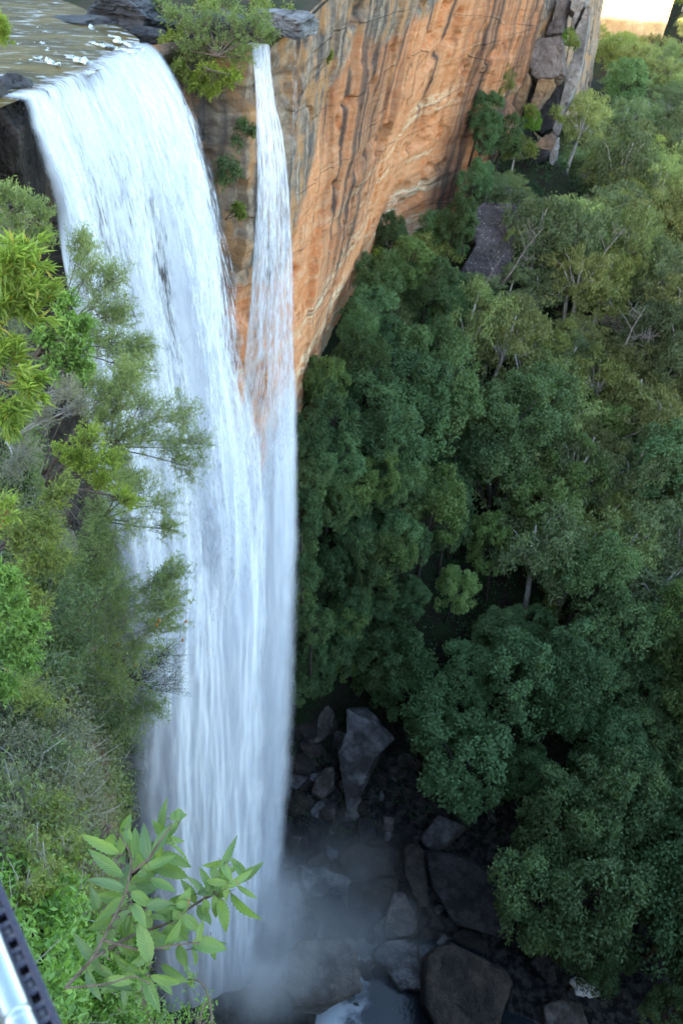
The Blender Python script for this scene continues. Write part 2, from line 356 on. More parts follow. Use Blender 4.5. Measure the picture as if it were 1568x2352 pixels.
# ------------------------------------------------------------------ far sunlit cliff
fy = np.linspace(0, 1, 120); fz = np.linspace(-75, 25, 60)
FU, FZ = np.meshgrid(fy, fz, indexing='ij')
FX = 58 + 61 * FU; FY = 452 - 18 * FU + 6 * (fbm(FU * 8, FZ * .05) - .5) + 2 * (np.floor(fbm(FU * 2, FZ * .12, 3.) * 8) / 8)
me = mesh_np('distant_cliff', np.stack([FX, FY, FZ], -1).reshape(-1, 3), grid_faces(120, 60), rock_mat('pale_sandstone', (.55, .36, .18), (.7, .52, .3), (.5, .3, .14), .12, objrand=False), True)
tag(obj('distant_cliff', me), kind='structure')
gx2 = np.linspace(45, 330, 50); gy2 = np.linspace(380, 520, 40); A_, B_ = np.meshgrid(gx2, gy2, indexing='ij')
C_ = -66 + (14 + 16 * smooth(112, 128, A_)) * smooth(385, 470, B_) + 3 * fbm(A_ * .05, B_ * .05)
tag(obj('far_slope', mesh_np('far_slope', np.stack([A_, B_, C_], -1).reshape(-1, 3), grid_faces(50, 40), MG, True)), kind='structure')

# ------------------------------------------------------------------ water
def edge(pts, Yf, ztop, zbot, zs):
    out = []
    P = np.array(pts, float); d = np.concatenate([[0], np.cumsum(np.hypot(*np.diff(P, axis=0).T))])
    for s in np.linspace(0, d[-1], 120):
        x = np.interp(s, d, P[:, 0]); y = np.interp(s, d, P[:, 1]); q = ray(x, y)
        lo_, hi_ = zbot - 40, ztop + 2
        for _ in range(50):
            m = (lo_ + hi_) / 2
            if q[2] / q[1] * Yf(m) - m > 0: lo_ = m
            else: hi_ = m
        out.append(q * (Yf(m) / q[1]))
    out = np.array(out); od = np.argsort(-out[:, 2]); out = out[od]
    xs = np.interp(-zs, -out[:, 2], out[:, 0]); ys = np.interp(-zs, -out[:, 2], out[:, 1])
    # beyond the last picture point fall straight
    return np.stack([xs, ys, zs], -1)

def m_water(name, seed, gain, c1=(.80, .83, .90), c2=(.93, .95, .99)):
    t = NT(name); uv = t.coord('UV', loc=(seed * 7.3, seed * 3.1, 0))
    def tex(sx, sz, det=4, r=.55, dist=0.):
        m = t.n('ShaderNodeMapping'); t.l(uv, m.inputs['Vector']); m.inputs['Scale'].default_value = (sx, sz, 1); return t.noise(m.outputs[0], 1, det, r, dist)
    n1 = tex(.7, .085, 4, .55, .5); n2 = tex(2.0, .32, 4, .6, .4); n3 = tex(6.5, 1.1, 4, .65, .4)
    s = t.math('ADD', t.math('MULTIPLY', n1, .36), t.math('ADD', t.math('ADD', t.math('MULTIPLY', t.math('SUBTRACT', n2, .5), t.math('ADD', .14, t.math('MULTIPLY', t.attr('crisp'), .24))), .18), t.math('MULTIPLY', n3, t.math('MULTIPLY', t.attr('crisp'), .78))))
    s = t.math('ADD', s, t.math('MULTIPLY', t.math('SUBTRACT', 1., t.attr('crisp')), .39))
    a = t.math('ADD', s, t.attr('dens')); a = t.rng(a, 1.14 - gain, 1.14 + .34 - gain)
    a = t.math('MULTIPLY', a, t.attr('fade'))
    d1 = t.n('ShaderNodeBsdfDiffuse'); t.set(d1.inputs[0], t.mix(t.rng(n2, .35, .65), c1, c2))
    tl = t.n('ShaderNodeBsdfTranslucent'); tl.inputs[0].default_value = (.91, .94, .99, 1)
    ms = t.n('ShaderNodeMixShader'); ms.inputs[0].default_value = .35; t.l(d1.outputs[0], ms.inputs[1]); t.l(tl.outputs[0], ms.inputs[2])
    h = t.math('ADD', t.math('MULTIPLY', n2, 1.), t.math('MULTIPLY', n3, .3)); t.l(t.bump(h, .25, .3), d1.inputs['Normal'])
    tp = t.n('ShaderNodeBsdfTransparent'); m2 = t.n('ShaderNodeMixShader'); t.l(a, m2.inputs[0]); t.l(tp.outputs[0], m2.inputs[1]); t.l(ms.outputs[0], m2.inputs[2])
    return t.done(m2.outputs[0])

def water_sheet(name, parent, Ledge, Redge, zs, seed, gain, push, uw, dens_f, inset=0., lipback=2.4, nu=110, bulge=.8, **kw):
    nz = len(zs); us = np.linspace(0, 1, nu)
    L, R_ = Ledge.copy(), Redge.copy()
    U2, _ = np.meshgrid(us, zs, indexing='ij')
    ui = inset + U2 * (1 - 2 * inset)
    P = L[None] * (1 - ui[..., None]) + R_[None] * ui[..., None]
    fall = zs[0] - zs; V2 = np.repeat(fall[None], nu, 0)
    # outward direction (to the open gorge): perpendicular to L->R in plan
    dirv = (R_ - L)[:, :2]; nrm = np.stack([dirv[:, 1], -dirv[:, 0]], -1); nrm /= np.linalg.norm(nrm, axis=1)[:, None] + 1e-9
    sgn = np.sign(nrm[:, 0] * .7 - nrm[:, 1] * .7); nrm = nrm * sgn[:, None]
    amp = bulge * np.clip(fall / 12, .06, 1) * (1 - .6 * smooth(22, 50, fall))
    rip = (fbm(U2 * uw * .5 + seed * 5, V2 * .06, seed, 3) - .5) * 2.6 + (fbm(U2 * uw * 1.5, V2 * .2 + seed, seed + 3., 3) - .5) * .9
    o_ = (rip * amp[None] + push * np.clip(fall / 10, 0, 1)[None] + np.sin(ui * pi) * .6 * np.clip(fall / 20, 0, 1)[None])
    P[..., 0] += o_ * nrm[None, :, 0]; P[..., 1] += o_ * nrm[None, :, 1]
    # rounded run-in from the river
    if lipback:
        nb = 9; tb = np.linspace(1, 0, nb, endpoint=False)
        B = np.repeat(P[:, :1], nb, 1).copy(); B[..., 0] -= (tb * lipback)[None]; B[..., 1] += (tb * lipback * .35)[None]; B[..., 2] += (.10 * np.sin((1 - tb) * pi * .5) - .12 * tb)[None]
        P = np.concatenate([B, P], 1); V2 = np.concatenate([np.repeat(-(tb * lipback)[None], nu, 0), V2], 1); U2 = np.concatenate([np.repeat(us[:, None], nb, 1), U2], 1)
        # tapering run-in
    ew = .06 + .20 * smooth(10, 48, V2)
    fade = smooth(0, 1, (U2 + .12 * (fbm(V2 * .3, U2 * 2 + seed * 3., 1., 4, .6) - .5)) / ew) * smooth(0, 1, (1 - U2 + .12 * (fbm(V2 * .3, U2 * 2 + seed * 3. + 9, 1., 4, .6) - .5)) / ew)
    fade = fade * smooth(-lipback, -lipback * .2, V2 + 1.6 * (fbm(U2 * uw * .6, V2 * .2, 4.) - .5)) if lipback else fade
    fade = fade * (1 - smooth(.86, .99, V2 / fall[-1] + .08 * (fbm(U2 * 6, V2 * .2, 7.) - .5)))
    at = dict(fade=fade, dens=dens_f(U2, V2), crisp=1 - .95 * smooth(4, 42, V2))
    me = mesh_np(name, P.reshape(-1, 3), grid_faces(nu, P.shape[1]), m_water(name + '_mat', seed, gain, **kw), True, np.stack([U2 * uw, V2], -1).reshape(-1, 2), at)
    return obj(name, me, parent)

zs1 = np.concatenate([-9.0 - 8 * np.linspace(0, 1, 40) ** 1.6, np.linspace(-17.3, -101, 150)])
L1 = edge([(48, 232), (66, 290), (95, 370), (125, 460), (150, 560), (185, 720), (222, 900), (255, 1100), (275, 1350), (284, 1600), (292, 1800), (305, 1950), (330, 2100), (352, 2352), (365, 2500), (372, 2620)],
          lambda z: 36.4 - 4.6 * math.sqrt(max(0, (-9 - z) / 77)), -9, -103, zs1)
R1 = edge([(345, 98), (372, 118), (400, 160), (428, 210), (455, 275), (480, 360), (500, 450), (524, 570), (546, 760), (573, 950), (592, 1150), (604, 1400), (612, 1700), (610, 1900), (606, 2050), (600, 2250), (590, 2450), (584, 2620)],
          lambda z: 52.0 - 15.5 * math.sqrt(max(0, (-9 - z) / 77)), -9, -103, zs1)
def dens1(U, V):
    d = .10 + .34 * smooth(10, 42, V) + .12 * smooth(30, 60, V)
    d = d - .11 * np.exp(-((U - .56 + .001 * V) / .10) ** 2) * smooth(3, 9, V) * (1 - smooth(30, 48, V))
    d = d - .10 * np.exp(-((U - .22) / .08) ** 2) * smooth(1, 6, V) * (1 - smooth(12, 24, V))
    d = d + .12 * smooth(0, 1, 1 - np.abs(U - .8) / .25) + .18 * np.exp(-((U - .06) / .07) ** 2) * (1 - smooth(15, 40, V))
    d = d - .28 * (1 - smooth(-1.2, 1.0, V))
    return d
wf = empty('waterfall', (-12, 42, -88)); tag(wf, 'broad white waterfall pouring from the brown river lip at the left', 'waterfall')
def child_fix(root):
    inv = Matrix.Translation(-root.location)
    for ch in root.children: ch.matrix_parent_inverse = inv
for i, (g_, pu, ins) in enumerate([(.62, -.6, .0), (.44, .2, .01), (.31, .9, .025)]):
    water_sheet('water_sheet', wf, L1, R1, zs1, 1 + i * 2, g_, pu, 16, lambda U, V, i=i: dens1(U, V) - .04 * i + (.26 * smooth(22, 50, V) if i else 0), ins, **(dict(c1=(.80, .83, .89), c2=(.92, .94, .97)) if i == 0 else {}))
child_fix(wf)

zs2 = np.concatenate([-8.9 - 6 * np.linspace(0, 1, 30) ** 1.5, np.linspace(-15.2, -87, 140)])
Y2 = lambda z: 55.2 - 13.5 * math.sqrt(max(0, (-9 - z) / 72))
L2 = edge([(576, 108), (582, 150), (588, 220), (590, 400), (586, 550), (570, 750), (550, 950), (532, 1150), (520, 1400), (520, 1700), (515, 2000), (510, 2300), (530, 2500)], Y2, -9, -88, zs2)
R2 = edge([(622, 102), (625, 170), (634, 240), (650, 300), (664, 400), (672, 550), (680, 750), (687, 950), (690, 1150), (690, 1350), (686, 1550), (676, 1750), (664, 1900), (650, 2050), (640, 2300), (630, 2500)], Y2, -9, -88, zs2)
def dens2(U, V):
    d = .12 + .03 * (1 - smooth(4, 12, V)) - .03 * smooth(12, 20, V) * (1 - smooth(30, 48, V)) + .42 * smooth(16, 32, V)
    d = d + .16 * smooth(.55, .95, U) * smooth(14, 24, V) - .12 * np.exp(-((U - .35) / .2) ** 2) * smooth(12, 22, V) * (1 - smooth(34, 50, V))
    return d
wf2 = empty('waterfall', (-7, 52, -82)); tag(wf2, 'narrow thin waterfall beside the broad one, falling past the orange cliff', 'waterfall')
for i, (g_, pu, ins) in enumerate([(.47, .3, 0), (.33, 1.0, .02)]):
    water_sheet('water_sheet', wf2, L2, R2, zs2, 11 + i * 3, g_, pu, 7, lambda U, V, i=i: dens2(U, V) - .03 * i + .15 * smooth(34, 55, V), ins, 1.0, 60, .35)
child_fix(wf2)
# thin trickle curtain right of the narrow falls
zs3 = np.concatenate([-8.7 - 3 * np.linspace(0, 1, 16) ** 1.5, np.linspace(-12, -24, 40)])
Y3f = lambda z: 62.0 - 1.5 * math.sqrt(max(0, (-9 - z) / 30))
L3 = edge([(650, 88), (652, 150), (652, 260), (650, 330), (648, 420)], Y3f, -9, -24, zs3)
R3 = edge([(682, 82), (686, 150), (688, 260), (684, 330), (682, 420)], Y3f, -9, -24, zs3)
wf3 = empty('waterfall', (-6, 61, -24)); tag(wf3, 'faint trickle of water over grey rock beside the narrow waterfall', 'waterfall')
water_sheet('water_sheet', wf3, L3, R3, zs3, 21, .36, .1, 3, lambda U, V: .02 - .16 * smooth(4, 12, V) + .12 * np.exp(-((U - .75) / .15) ** 2), 0, .5, 40, .1); child_fix(wf3)

# river on the plateau
def m_river():
    t = NT('river_water'); v = t.coord('Object', (1, 1, 1), (0, 0, radians(-30))); 
    def tex(sx, sy, d=4): 
        m = t.n('ShaderNodeMapping'); t.l(v, m.inputs['Vector']); m.inputs['Scale'].default_value = (sx, sy, 1); return t.noise(m.outputs[0], 1, d, .6, .6)
    n = tex(.25, .7); n2 = tex(.6, 2.2); n3 = tex(2., 6.)
    col = t.mix(t.rng(n, .35, .65), (.05, .034, .009), (.14, .092, .022)); col = t.mix(t.rng(n2, .5, .7, 0, .6), col, (.09, .085, .03))
    fo = t.math('MULTIPLY', t.rng(n2, .55, .66), t.math('MULTIPLY', t.attr('foam'), t.rng(n3, .38, .58)), True)
    col = t.mix(fo, col, (.75, .78, .8))
    return t.done(t.pbsdf(col, t.rng(fo, 0, 1, .4, .8), .02, t.bump(t.math('ADD', n2, t.math('MULTIPLY', n3, .5)), .8, .2)))
ru = np.linspace(0, 1, 110); rv = np.linspace(0, 1, 70)
RUu, RVv = np.meshgrid(ru, rv, indexing='ij')
lipx = np.interp(34 + 20 * RVv, [34, 36.4, 43.5, 52.2, 54], [-15.4, -15.1, -13.9, -13.9, -14.2]) - .3
RX_ = lipx - 48 * RUu ** 1.3; RY_ = 34.5 + 18.3 * RVv + 44 * RUu ** 1.1
RZ_ = -9.02 + .10 * (fbm(RX_ * .5, RY_ * .5) - .5) + .15 * smooth(.02, .12, RUu) + .5 * RUu
foam = np.clip(1 - smooth(.0, .16, RUu) + .5 * np.exp(-((RUu - .16 - .1 * RVv) / .025) ** 2) + .35, 0, 1) * (1 - smooth(.22, .42, RUu))
tag(obj('river', mesh_np('river', np.stack([RX_, RY_, RZ_], -1).reshape(-1, 3), grid_faces(110, 70), m_river(), True, None, dict(foam=foam))), kind='structure')

# creek pool at the foot
def m_creek():
    t = NT('creek_water'); v = t.coord('Object'); n = t.noise(v, .35, 5, .6, .5); n2 = t.noise(v, 2.5, 4)
    fo = t.rng(t.math('ADD', t.math('MULTIPLY', n, .7), t.math('MULTIPLY', t.attr('foam'), .85)), .6, .85); col = t.mix(fo, (.012, .016, .022), (.6, .65, .7))
    return t.done(t.pbsdf(col, t.rng(fo, 0, 1, .15, .8), .5, t.bump(n2, .5, .1)))
cx = np.linspace(-14, 60, 60); cyy = np.linspace(14, 56, 50); CX, CY = np.meshgrid(cx, cyy, indexing='ij')
fo = np.exp(-(((CX + 2) / 9) ** 2 + ((CY - 34) / 9) ** 2))
tag(obj('creek', mesh_np('creek', np.stack([CX, CY, -86.0 - 15 * np.exp(-((CX + 9) / 9) ** 4 - ((CY - 32) / 9) ** 4) + .25 * (fbm(CX * .4, CY * .4) - .5) - .04 * np.clip(CX - 10, 0, 99)], -1).reshape(-1, 3), grid_faces(60, 50), m_creek(), True, None, dict(foam=fo))), kind='structure')

# mist at the foot: one closed volume
def m_mist(gain=.24):
    t = NT('mist_volume'); v = t.coord('Object'); n = t.noise(v, 1.6, 4, .6)
    ln = t.n('ShaderNodeVectorMath', operation='LENGTH'); c = t.n('ShaderNodeTexCoord'); t.l(c.outputs['Object'], ln.inputs[0])
    fall = t.rng(ln.outputs['Value'], .1, 1.0, 1., 0.)
    d = t.math('MULTIPLY', t.math('MULTIPLY', fall, fall), t.rng(n, .32, .7)); d = t.math('MULTIPLY', d, gain)
    vol = t.n('ShaderNodeVolumePrincipled'); vol.inputs['Color'].default_value = (.97, .985, 1, 1); t.l(d, vol.inputs['Density']); vol.inputs['Anisotropy'].default_value = .1
    t.l(vol.outputs[0], t.out.inputs['Volume']); return t.m
MM = m_mist(.32); MM2 = m_mist(.13)
import bmesh
def ico(sub):
    bm = bmesh.new(); bmesh.ops.create_icosphere(bm, subdivisions=sub, radius=1); V = np.array([v.co[:] for v in bm.verts]); F = np.array([[v.index for v in f.verts] for f in bm.faces]); bm.free(); return V, F
IV3, IF3 = ico(3); IV5, IF5 = ico(5); IV4, IF4 = ico(4); IV6, IF6 = ico(6)
mm = mesh_np('mist', IV3, IF3, MM, True)
mo = obj('mist', mm, None, (-3.4, 36, -85)); mo.scale = (11, 10, 24); tag(mo, kind='stuff')
mo = obj('mist', mesh_np('mist', IV3, IF3, MM2, True), None, (4, 41, -82)); mo.scale = (15, 13, 9); tag(mo, kind='stuff')

# ------------------------------------------------------------------ boulders
R_GREY = rock_mat('boulder_grey', (.14, .135, .14), (.34, .33, .335), (.075, .068, .062), .9, bump=1.)
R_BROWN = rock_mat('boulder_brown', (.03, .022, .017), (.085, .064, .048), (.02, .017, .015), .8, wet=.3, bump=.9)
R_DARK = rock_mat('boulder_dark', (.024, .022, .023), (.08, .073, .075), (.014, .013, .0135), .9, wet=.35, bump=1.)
R_LAYER = rock_mat('boulder_layered', (.13, .11, .10), (.29, .25, .225), (.07, .055, .042), .9, strata=2.5, bump=1.)
R_LICH = rock_mat('outcrop_lichen', (.11, .095, .105), (.20, .175, .185), (.07, .058, .06), .35, lichen=(.5, .47, .46), strata=1.0, bump=.9)
R_SAND = rock_mat('pinnacle_sandstone', (.30, .17, .09), (.40, .26, .15), (.17, .13, .11), .35, strata=.5, bump=1.)
R_PALE = rock_mat('pinnacle_pale', (.27, .24, .225), (.40, .365, .34), (.12, .105, .10), .35, strata=.35, bump=1.)
R_PURP = rock_mat('pinnacle_purple', (.21, .165, .15), (.31, .26, .24), (.14, .11, .10), .6, lichen=(.42, .38, .35), bump=1.)

def rock_mesh(name, mat, seed, n_planes=11, rough=.06, boxy=0., hi=False):
    r = np.random.default_rng(seed); V, F = (IV6, IF6) if hi else (IV5, IF5)
    N = r.normal(size=(n_planes, 3)); N /= np.linalg.norm(N, axis=1)[:, None]; D = r.uniform(.72, 1.0, n_planes)
    if boxy:
        bj = .1 if boxy > .85 else .26
        B = np.array([(1, 0, 0), (-1, 0, 0), (0, 1, 0), (0, -1, 0), (0, 0, 1), (0, 0, -1)], float) + r.normal(size=(6, 3)) * bj; B /= np.linalg.norm(B, axis=1)[:, None]
        N = np.vstack([N, B]); D = np.concatenate([D * (1 + .35 * boxy), r.uniform(.56, .76, 6)])
    dt = V @ N.T; rad = np.min(np.where(dt > .05, D / np.maximum(dt, .05), 9), axis=1)
    sm = -np.log(np.sum(np.exp(-70 * np.where(dt > .05, D / np.maximum(dt, .05), 9)), axis=1)) / 70
    rad = np.clip(sm, .3, 1.25) * (1 + rough * 2 * (fbm(V[:, 0] * 2 + seed, V[:, 1] * 2, V[:, 2] * 2, 5, .6) - .5) )
    q = V * rad[:, None]
    st = fbm(q[:, 0] * 1.2 + seed, q[:, 1] * 1.2, q[:, 2] * 5.5, 3); rad = rad * (1 + rough * .9 * (np.floor(st * 7) / 7 - .5))
    ck = np.abs(fbm(q[:, 0] * 1.6 + seed, q[:, 1] * 1.6 + 3, q[:, 2] * 1.6, 3) - .5); rad = rad - .55 * rough * (1 - smooth(.0, .022, ck))
    rad = rad + rough * .5 * (fbm(q[:, 0] * 7 + seed, q[:, 1] * 7, q[:, 2] * 7, 3) - .5)
    me = mesh_np(name, V * rad[:, None], F, mat, True)
    return me
def rot3(e): return Matrix.Rotation(e[2], 3, 'Z') @ Matrix.Rotation(e[1], 3, 'Y') @ Matrix.Rotation(e[0], 3, 'X')
def boulder(px, py, Y, size, rot, mat, label, seed, name='boulder', cat='boulder', boxy=0., sink=0., rough=.06, hi=False, n=11, group=None):
    P = aty(px, py, Y)
    o = obj(name, rock_mesh(name, mat, seed, n, rough, boxy, hi), None, P); o.scale = size; o.rotation_euler = rot
    return tag(o, label, cat, group)

def gy_at(px, py):
    """forward distance at which the ray of a picture point meets the ground"""
    q = ray(px, py); lo_, hi_ = 22., 260.
    for Y in np.arange(22, 280, .5):
        P = q * (Y / q[1])
        if P[2] < ground(P[0], P[1]): return Y
    return 120.
def slab_rock(outline, nrm, thick, mat, label, seed, name='boulder', cat='boulder', Y=None, rough=.24, sub=.42, lift=.2):
    """an angular rock: its seen face lies in a plane of its own, the body runs back from it"""
    O = np.array(outline, float); c = O.mean(0); n = unit(np.array(nrm, float))
    if Y is None: Y = gy_at(c[0], c[1] + .25 * np.ptp(O[:, 1]))
    C = aty(c[0], c[1], Y) ; C = C * (1 - lift * thick / np.linalg.norm(C))
    pts = []
    for x, y in O: q = ray(x, y); pts.append(q * (np.dot(C, n) / np.dot(q, n)))
    pts = np.array(pts); r = np.random.default_rng(seed)
    bm = bmesh.new(); f0 = [bm.verts.new(v - C) for v in pts]
    top = bm.faces.new(f0); ex = bmesh.ops.extrude_face_region(bm, geom=[top]); vs = [g for g in ex['geom'] if isinstance(g, bmesh.types.BMVert)]
    cen = np.mean([v.co[:] for v in vs], axis=0)
    for v in vs:
        p_ = np.array(v.co[:]); v.co = Vector(cen + (p_ - cen) * r.uniform(.92, 1.18) - n * thick * r.uniform(.8, 1.15) + np.array([0, 0, -.25 * thick]))
    bmesh.ops.recalc_face_normals(bm, faces=bm.faces)
    size = np.ptp(pts, axis=0).max()
    bmesh.ops.bevel(bm, geom=list(bm.edges), offset=min(.12, size * .05), segments=1, affect='EDGES', profile=.6)
    bmesh.ops.triangulate(bm, faces=bm.faces)
    for _ in range(7):
        le = [e for e in bm.edges if e.calc_length() > max(sub * .5, size * .045)]
        if not le or len(bm.verts) > 30000: break
        bmesh.ops.subdivide_edges(bm, edges=le, cuts=1); bmesh.ops.triangulate(bm, faces=[f for f in bm.faces if len(f.verts) > 3])
    bm.normal_update(); V = np.array([v.co[:] for v in bm.verts]); N = np.array([v.normal[:] for v in bm.verts]); F = np.array([[v.index for v in f.verts] for f in bm.faces]) if bm.verts.index_update() is None else 0
    bm.free()
    k = 1.6 / max(size, 1.2)
    h = (fbm(V[:, 0] * k * 1.4 + seed, V[:, 1] * k * 1.4, V[:, 2] * k * 1.4, 4, .55) - .5) * 1.5
    st = fbm(V[:, 0] * .4 * k + seed, V[:, 1] * .4 * k, V[:, 2] * 3.2 * k, 3); h = h + (np.floor(st * 9) / 9 - .5) * 1.3
    ck = np.abs(fbm(V[:, 0] * k * .9 + seed, V[:, 1] * k * .9 + 3, V[:, 2] * k * .9, 3) - .5); h = h - .5 * (1 - smooth(0, .018, ck))
    h = h + (fbm(V[:, 0] * 3.2 + seed, V[:, 1] * 3.2, V[:, 2] * 3.2, 3) - .5) * .8
    V = V + N * (h * rough * min(1.2, size * .16 + .3))[:, None]
    o = obj(name, mesh_np(name, V, F, mat, True), None, C); return tag(o, label, cat)
CR = lambda L: [(620 + x * .6046, 1515.6 + y * .6046) for x, y in L]
UPN = (-.1, -.45, .9)
for k_, (L, n_, th, mt, lab) in enumerate([
    ([(285, 180), (350, 210), (450, 315), (415, 370), (310, 560), (290, 575), (270, 480), (262, 400), (250, 350), (290, 270)], (-.25, -.8, .55), 2.2, R_GREY, 'largest pale grey slab, standing tilted below the trees'),
    ([(120, 235), (185, 135), (205, 140), (240, 210), (235, 260), (160, 330), (135, 310)], (-.3, -.7, .6), 1.8, R_LAYER, 'layered grey boulder beside the waterfall, left of the big pale slab'),
    ([(75, 405), (155, 410), (150, 440), (100, 495), (78, 480)], UPN, 1.5, R_GREY, 'pale wedge rock touching the spray at the waterfall edge'),
    ([(210, 410), (240, 405), (240, 480), (195, 525), (155, 500), (170, 450)], UPN, 1.8, R_LAYER, 'knobbly brown boulder left of the foot of the pale slab'),
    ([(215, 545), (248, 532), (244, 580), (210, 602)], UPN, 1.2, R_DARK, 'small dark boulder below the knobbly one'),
    ([(210, 695), (262, 728), (272, 760), (240, 770), (213, 742)], UPN, 1.0, R_GREY, 'small pale oval boulder above the flat wet slab'),
    ([(570, 675), (640, 590), (735, 630), (668, 705), (632, 725), (595, 712)], (-.2, -.5, .85), 2.4, R_GREY, 'pale squared block wedged beneath the overhanging trees'),
    ([(115, 778), (200, 785), (222, 800), (300, 830), (270, 872), (240, 865), (200, 902), (140, 890), (118, 840)], (0, -.3, .95), 1.8, R_GREY, 'flat wet grey slab half veiled by mist'),
    ([(260, 745), (330, 695), (420, 715), (485, 835), (385, 806), (300, 826)], (0, -.6, .8), 2.0, R_BROWN, 'brown overhanging slab behind the flat wet grey one'),
    ([(330, 822), (385, 808), (480, 840), (478, 852), (400, 862), (290, 880), (308, 848)], (0, -.4, .9), 1.4, R_GREY, 'thin pale wedge of rock under the brown overhanging slab'),
    ([(300, 870), (400, 866), (478, 860), (460, 940), (400, 1000), (320, 1000), (290, 930)], (0, -.9, .4), 2.0, R_BROWN, 'dark brown rock face under the thin pale wedge'),
    ([(512, 720), (545, 688), (582, 720), (598, 930), (570, 934), (530, 860), (513, 800)], (-.1, -.6, .8), 2.0, R_BROWN, 'upright brown column of rock left of the big dark boulder'),
    ([(590, 720), (660, 728), (770, 765), (870, 845), (918, 985), (905, 1062), (860, 1050), (700, 1000), (620, 860)], (-.25, -.55, .8), 3.5, R_DARK, 'biggest dark rough boulder under the trees'),
    ([(470, 878), (510, 888), (562, 1000), (540, 1052), (450, 1058), (432, 1010)], UPN, 1.6, R_LAYER, 'broken rubbly grey boulder between the mist and the dark boulder'),
    ([(382, 1120), (430, 1072), (530, 1062), (556, 1090), (578, 1250), (490, 1254), (438, 1180)], (-.15, -.55, .8), 2.4, R_GREY, 'blue grey angular boulder standing in the misty pool'),
    ([(55, 1130), (120, 1058), (270, 1048), (330, 1110), (348, 1255), (300, 1272), (200, 1310), (100, 1312), (72, 1270), (46, 1190)], (0, -.3, .95), 2.6, R_LAYER, 'big flat topped brownish boulder nearest to the waterfall foot'),
    ([(690, 1040), (740, 1018), (825, 1068), (818, 1118), (790, 1102), (710, 1072)], UPN, 1.4, R_BROWN, 'small brown boulder just below the biggest dark one'),
    ([(600, 1130), (640, 1090), (690, 1080), (900, 1180), (918, 1230), (892, 1320), (860, 1400), (650, 1420), (588, 1300)], (-.1, -.5, .85), 3.0, R_BROWN, 'huge smooth brown boulder at the lower edge beside the creek'),
    ([(988, 1150), (1030, 1103), (1078, 1150), (1092, 1212), (1050, 1228)], UPN, 1.6, R_DARK, 'dark grey boulder under the lowest trees beside the creek'),
    ([(622, 1078), (660, 1038), (674, 1060), (642, 1112), (618, 1118)], UPN, 1.0, R_GREY, 'small pale stone block left of the small brown boulder'),
    ([(1035, 1312), (1110, 1288), (1180, 1310), (1205, 1385), (1045, 1390)], UPN, 1.6, R_LAYER, 'pale boulder beside the little white cascade'),
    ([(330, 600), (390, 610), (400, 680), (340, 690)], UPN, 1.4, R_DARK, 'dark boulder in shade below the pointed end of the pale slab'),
    ([(430, 595), (470, 600), (465, 650), (430, 655)], UPN, 1.2, R_LAYER, 'brown grey stone left of the pale squared block'),
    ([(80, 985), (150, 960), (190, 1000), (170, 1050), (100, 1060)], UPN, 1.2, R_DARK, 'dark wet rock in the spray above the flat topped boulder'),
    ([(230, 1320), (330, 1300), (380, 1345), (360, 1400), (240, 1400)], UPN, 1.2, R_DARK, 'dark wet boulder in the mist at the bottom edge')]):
    slab_rock(CR(L), n_, th, mt, lab, 700 + k_)
# scatter of stones between the boulders
def stones():
    r = random.Random(3); base_ = [rock_mesh('creek_stone', m_, 300 + k_, 10, .08) for k_, m_ in enumerate((R_GREY, R_DARK, R_LAYER, R_BROWN))]
    lab = ['pale grey loose stone among the creek boulders', 'dark wet loose stone among the creek boulders', 'rough layered loose stone among the creek boulders', 'brown loose stone among the creek boulders']
    for i in range(290):
        px, py = (r.uniform(655, 1230), r.uniform(1640, 2345)) if i % 2 else (r.uniform(650, 960), r.uniform(1650, 2330))
        if px > 960 and py < 1830: continue
        if px > 850 and py < 1660: continue
        Y = gy_at(px, py); P = aty(px, py, Y); kk = r.choice((0, 1, 2, 2, 3, 3)); s = r.uniform(.3, .75) if i % 4 else r.uniform(.8, 1.5)
        o = obj('creek_stone', base_[kk], None, P); o.scale = (s * r.uniform(.8, 1.3), s, s * r.uniform(.6, .9)); o.rotation_euler = (r.uniform(-.4, .4), r.uniform(-.4, .4), r.uniform(0, 6))
        tag(o, lab[kk], 'stone', ['pale loose stones', 'dark loose stones', 'layered loose stones', 'brown loose stones'][kk])
stones()
# little cascade down right
def cascade():
    mb = MB(); P = aty(1342, 2268, 36.5); r = np.random.default_rng(4)
    V = IV4.copy(); rad = 1 + .5 * (fbm(V[:, 0] * 3, V[:, 1] * 3, V[:, 2] * 1.2) - .5) * 2
    me = mesh_np('cascade', V * rad[:, None], IF4, NTfoam, True); o = obj('cascade', me, None, P); o.scale = (1.3, .8, .45); o.rotation_euler = (radians(25), 0, radians(-25))
    tag(o, 'small bright white cascade in the creek under the lowest trees', 'cascade')
_t = NT('white_foam'); _n = _t.noise(_t.coord('Object', (4, 4, 1)), 1.5, 5); NTfoam = _t.done(_t.pbsdf(_t.mix(_t.rng(_n, .35, .6), (.45, .55, .58), (.88, .9, .9)), .6, .3, _t.bump(_n, .8, .2)))
cascade()
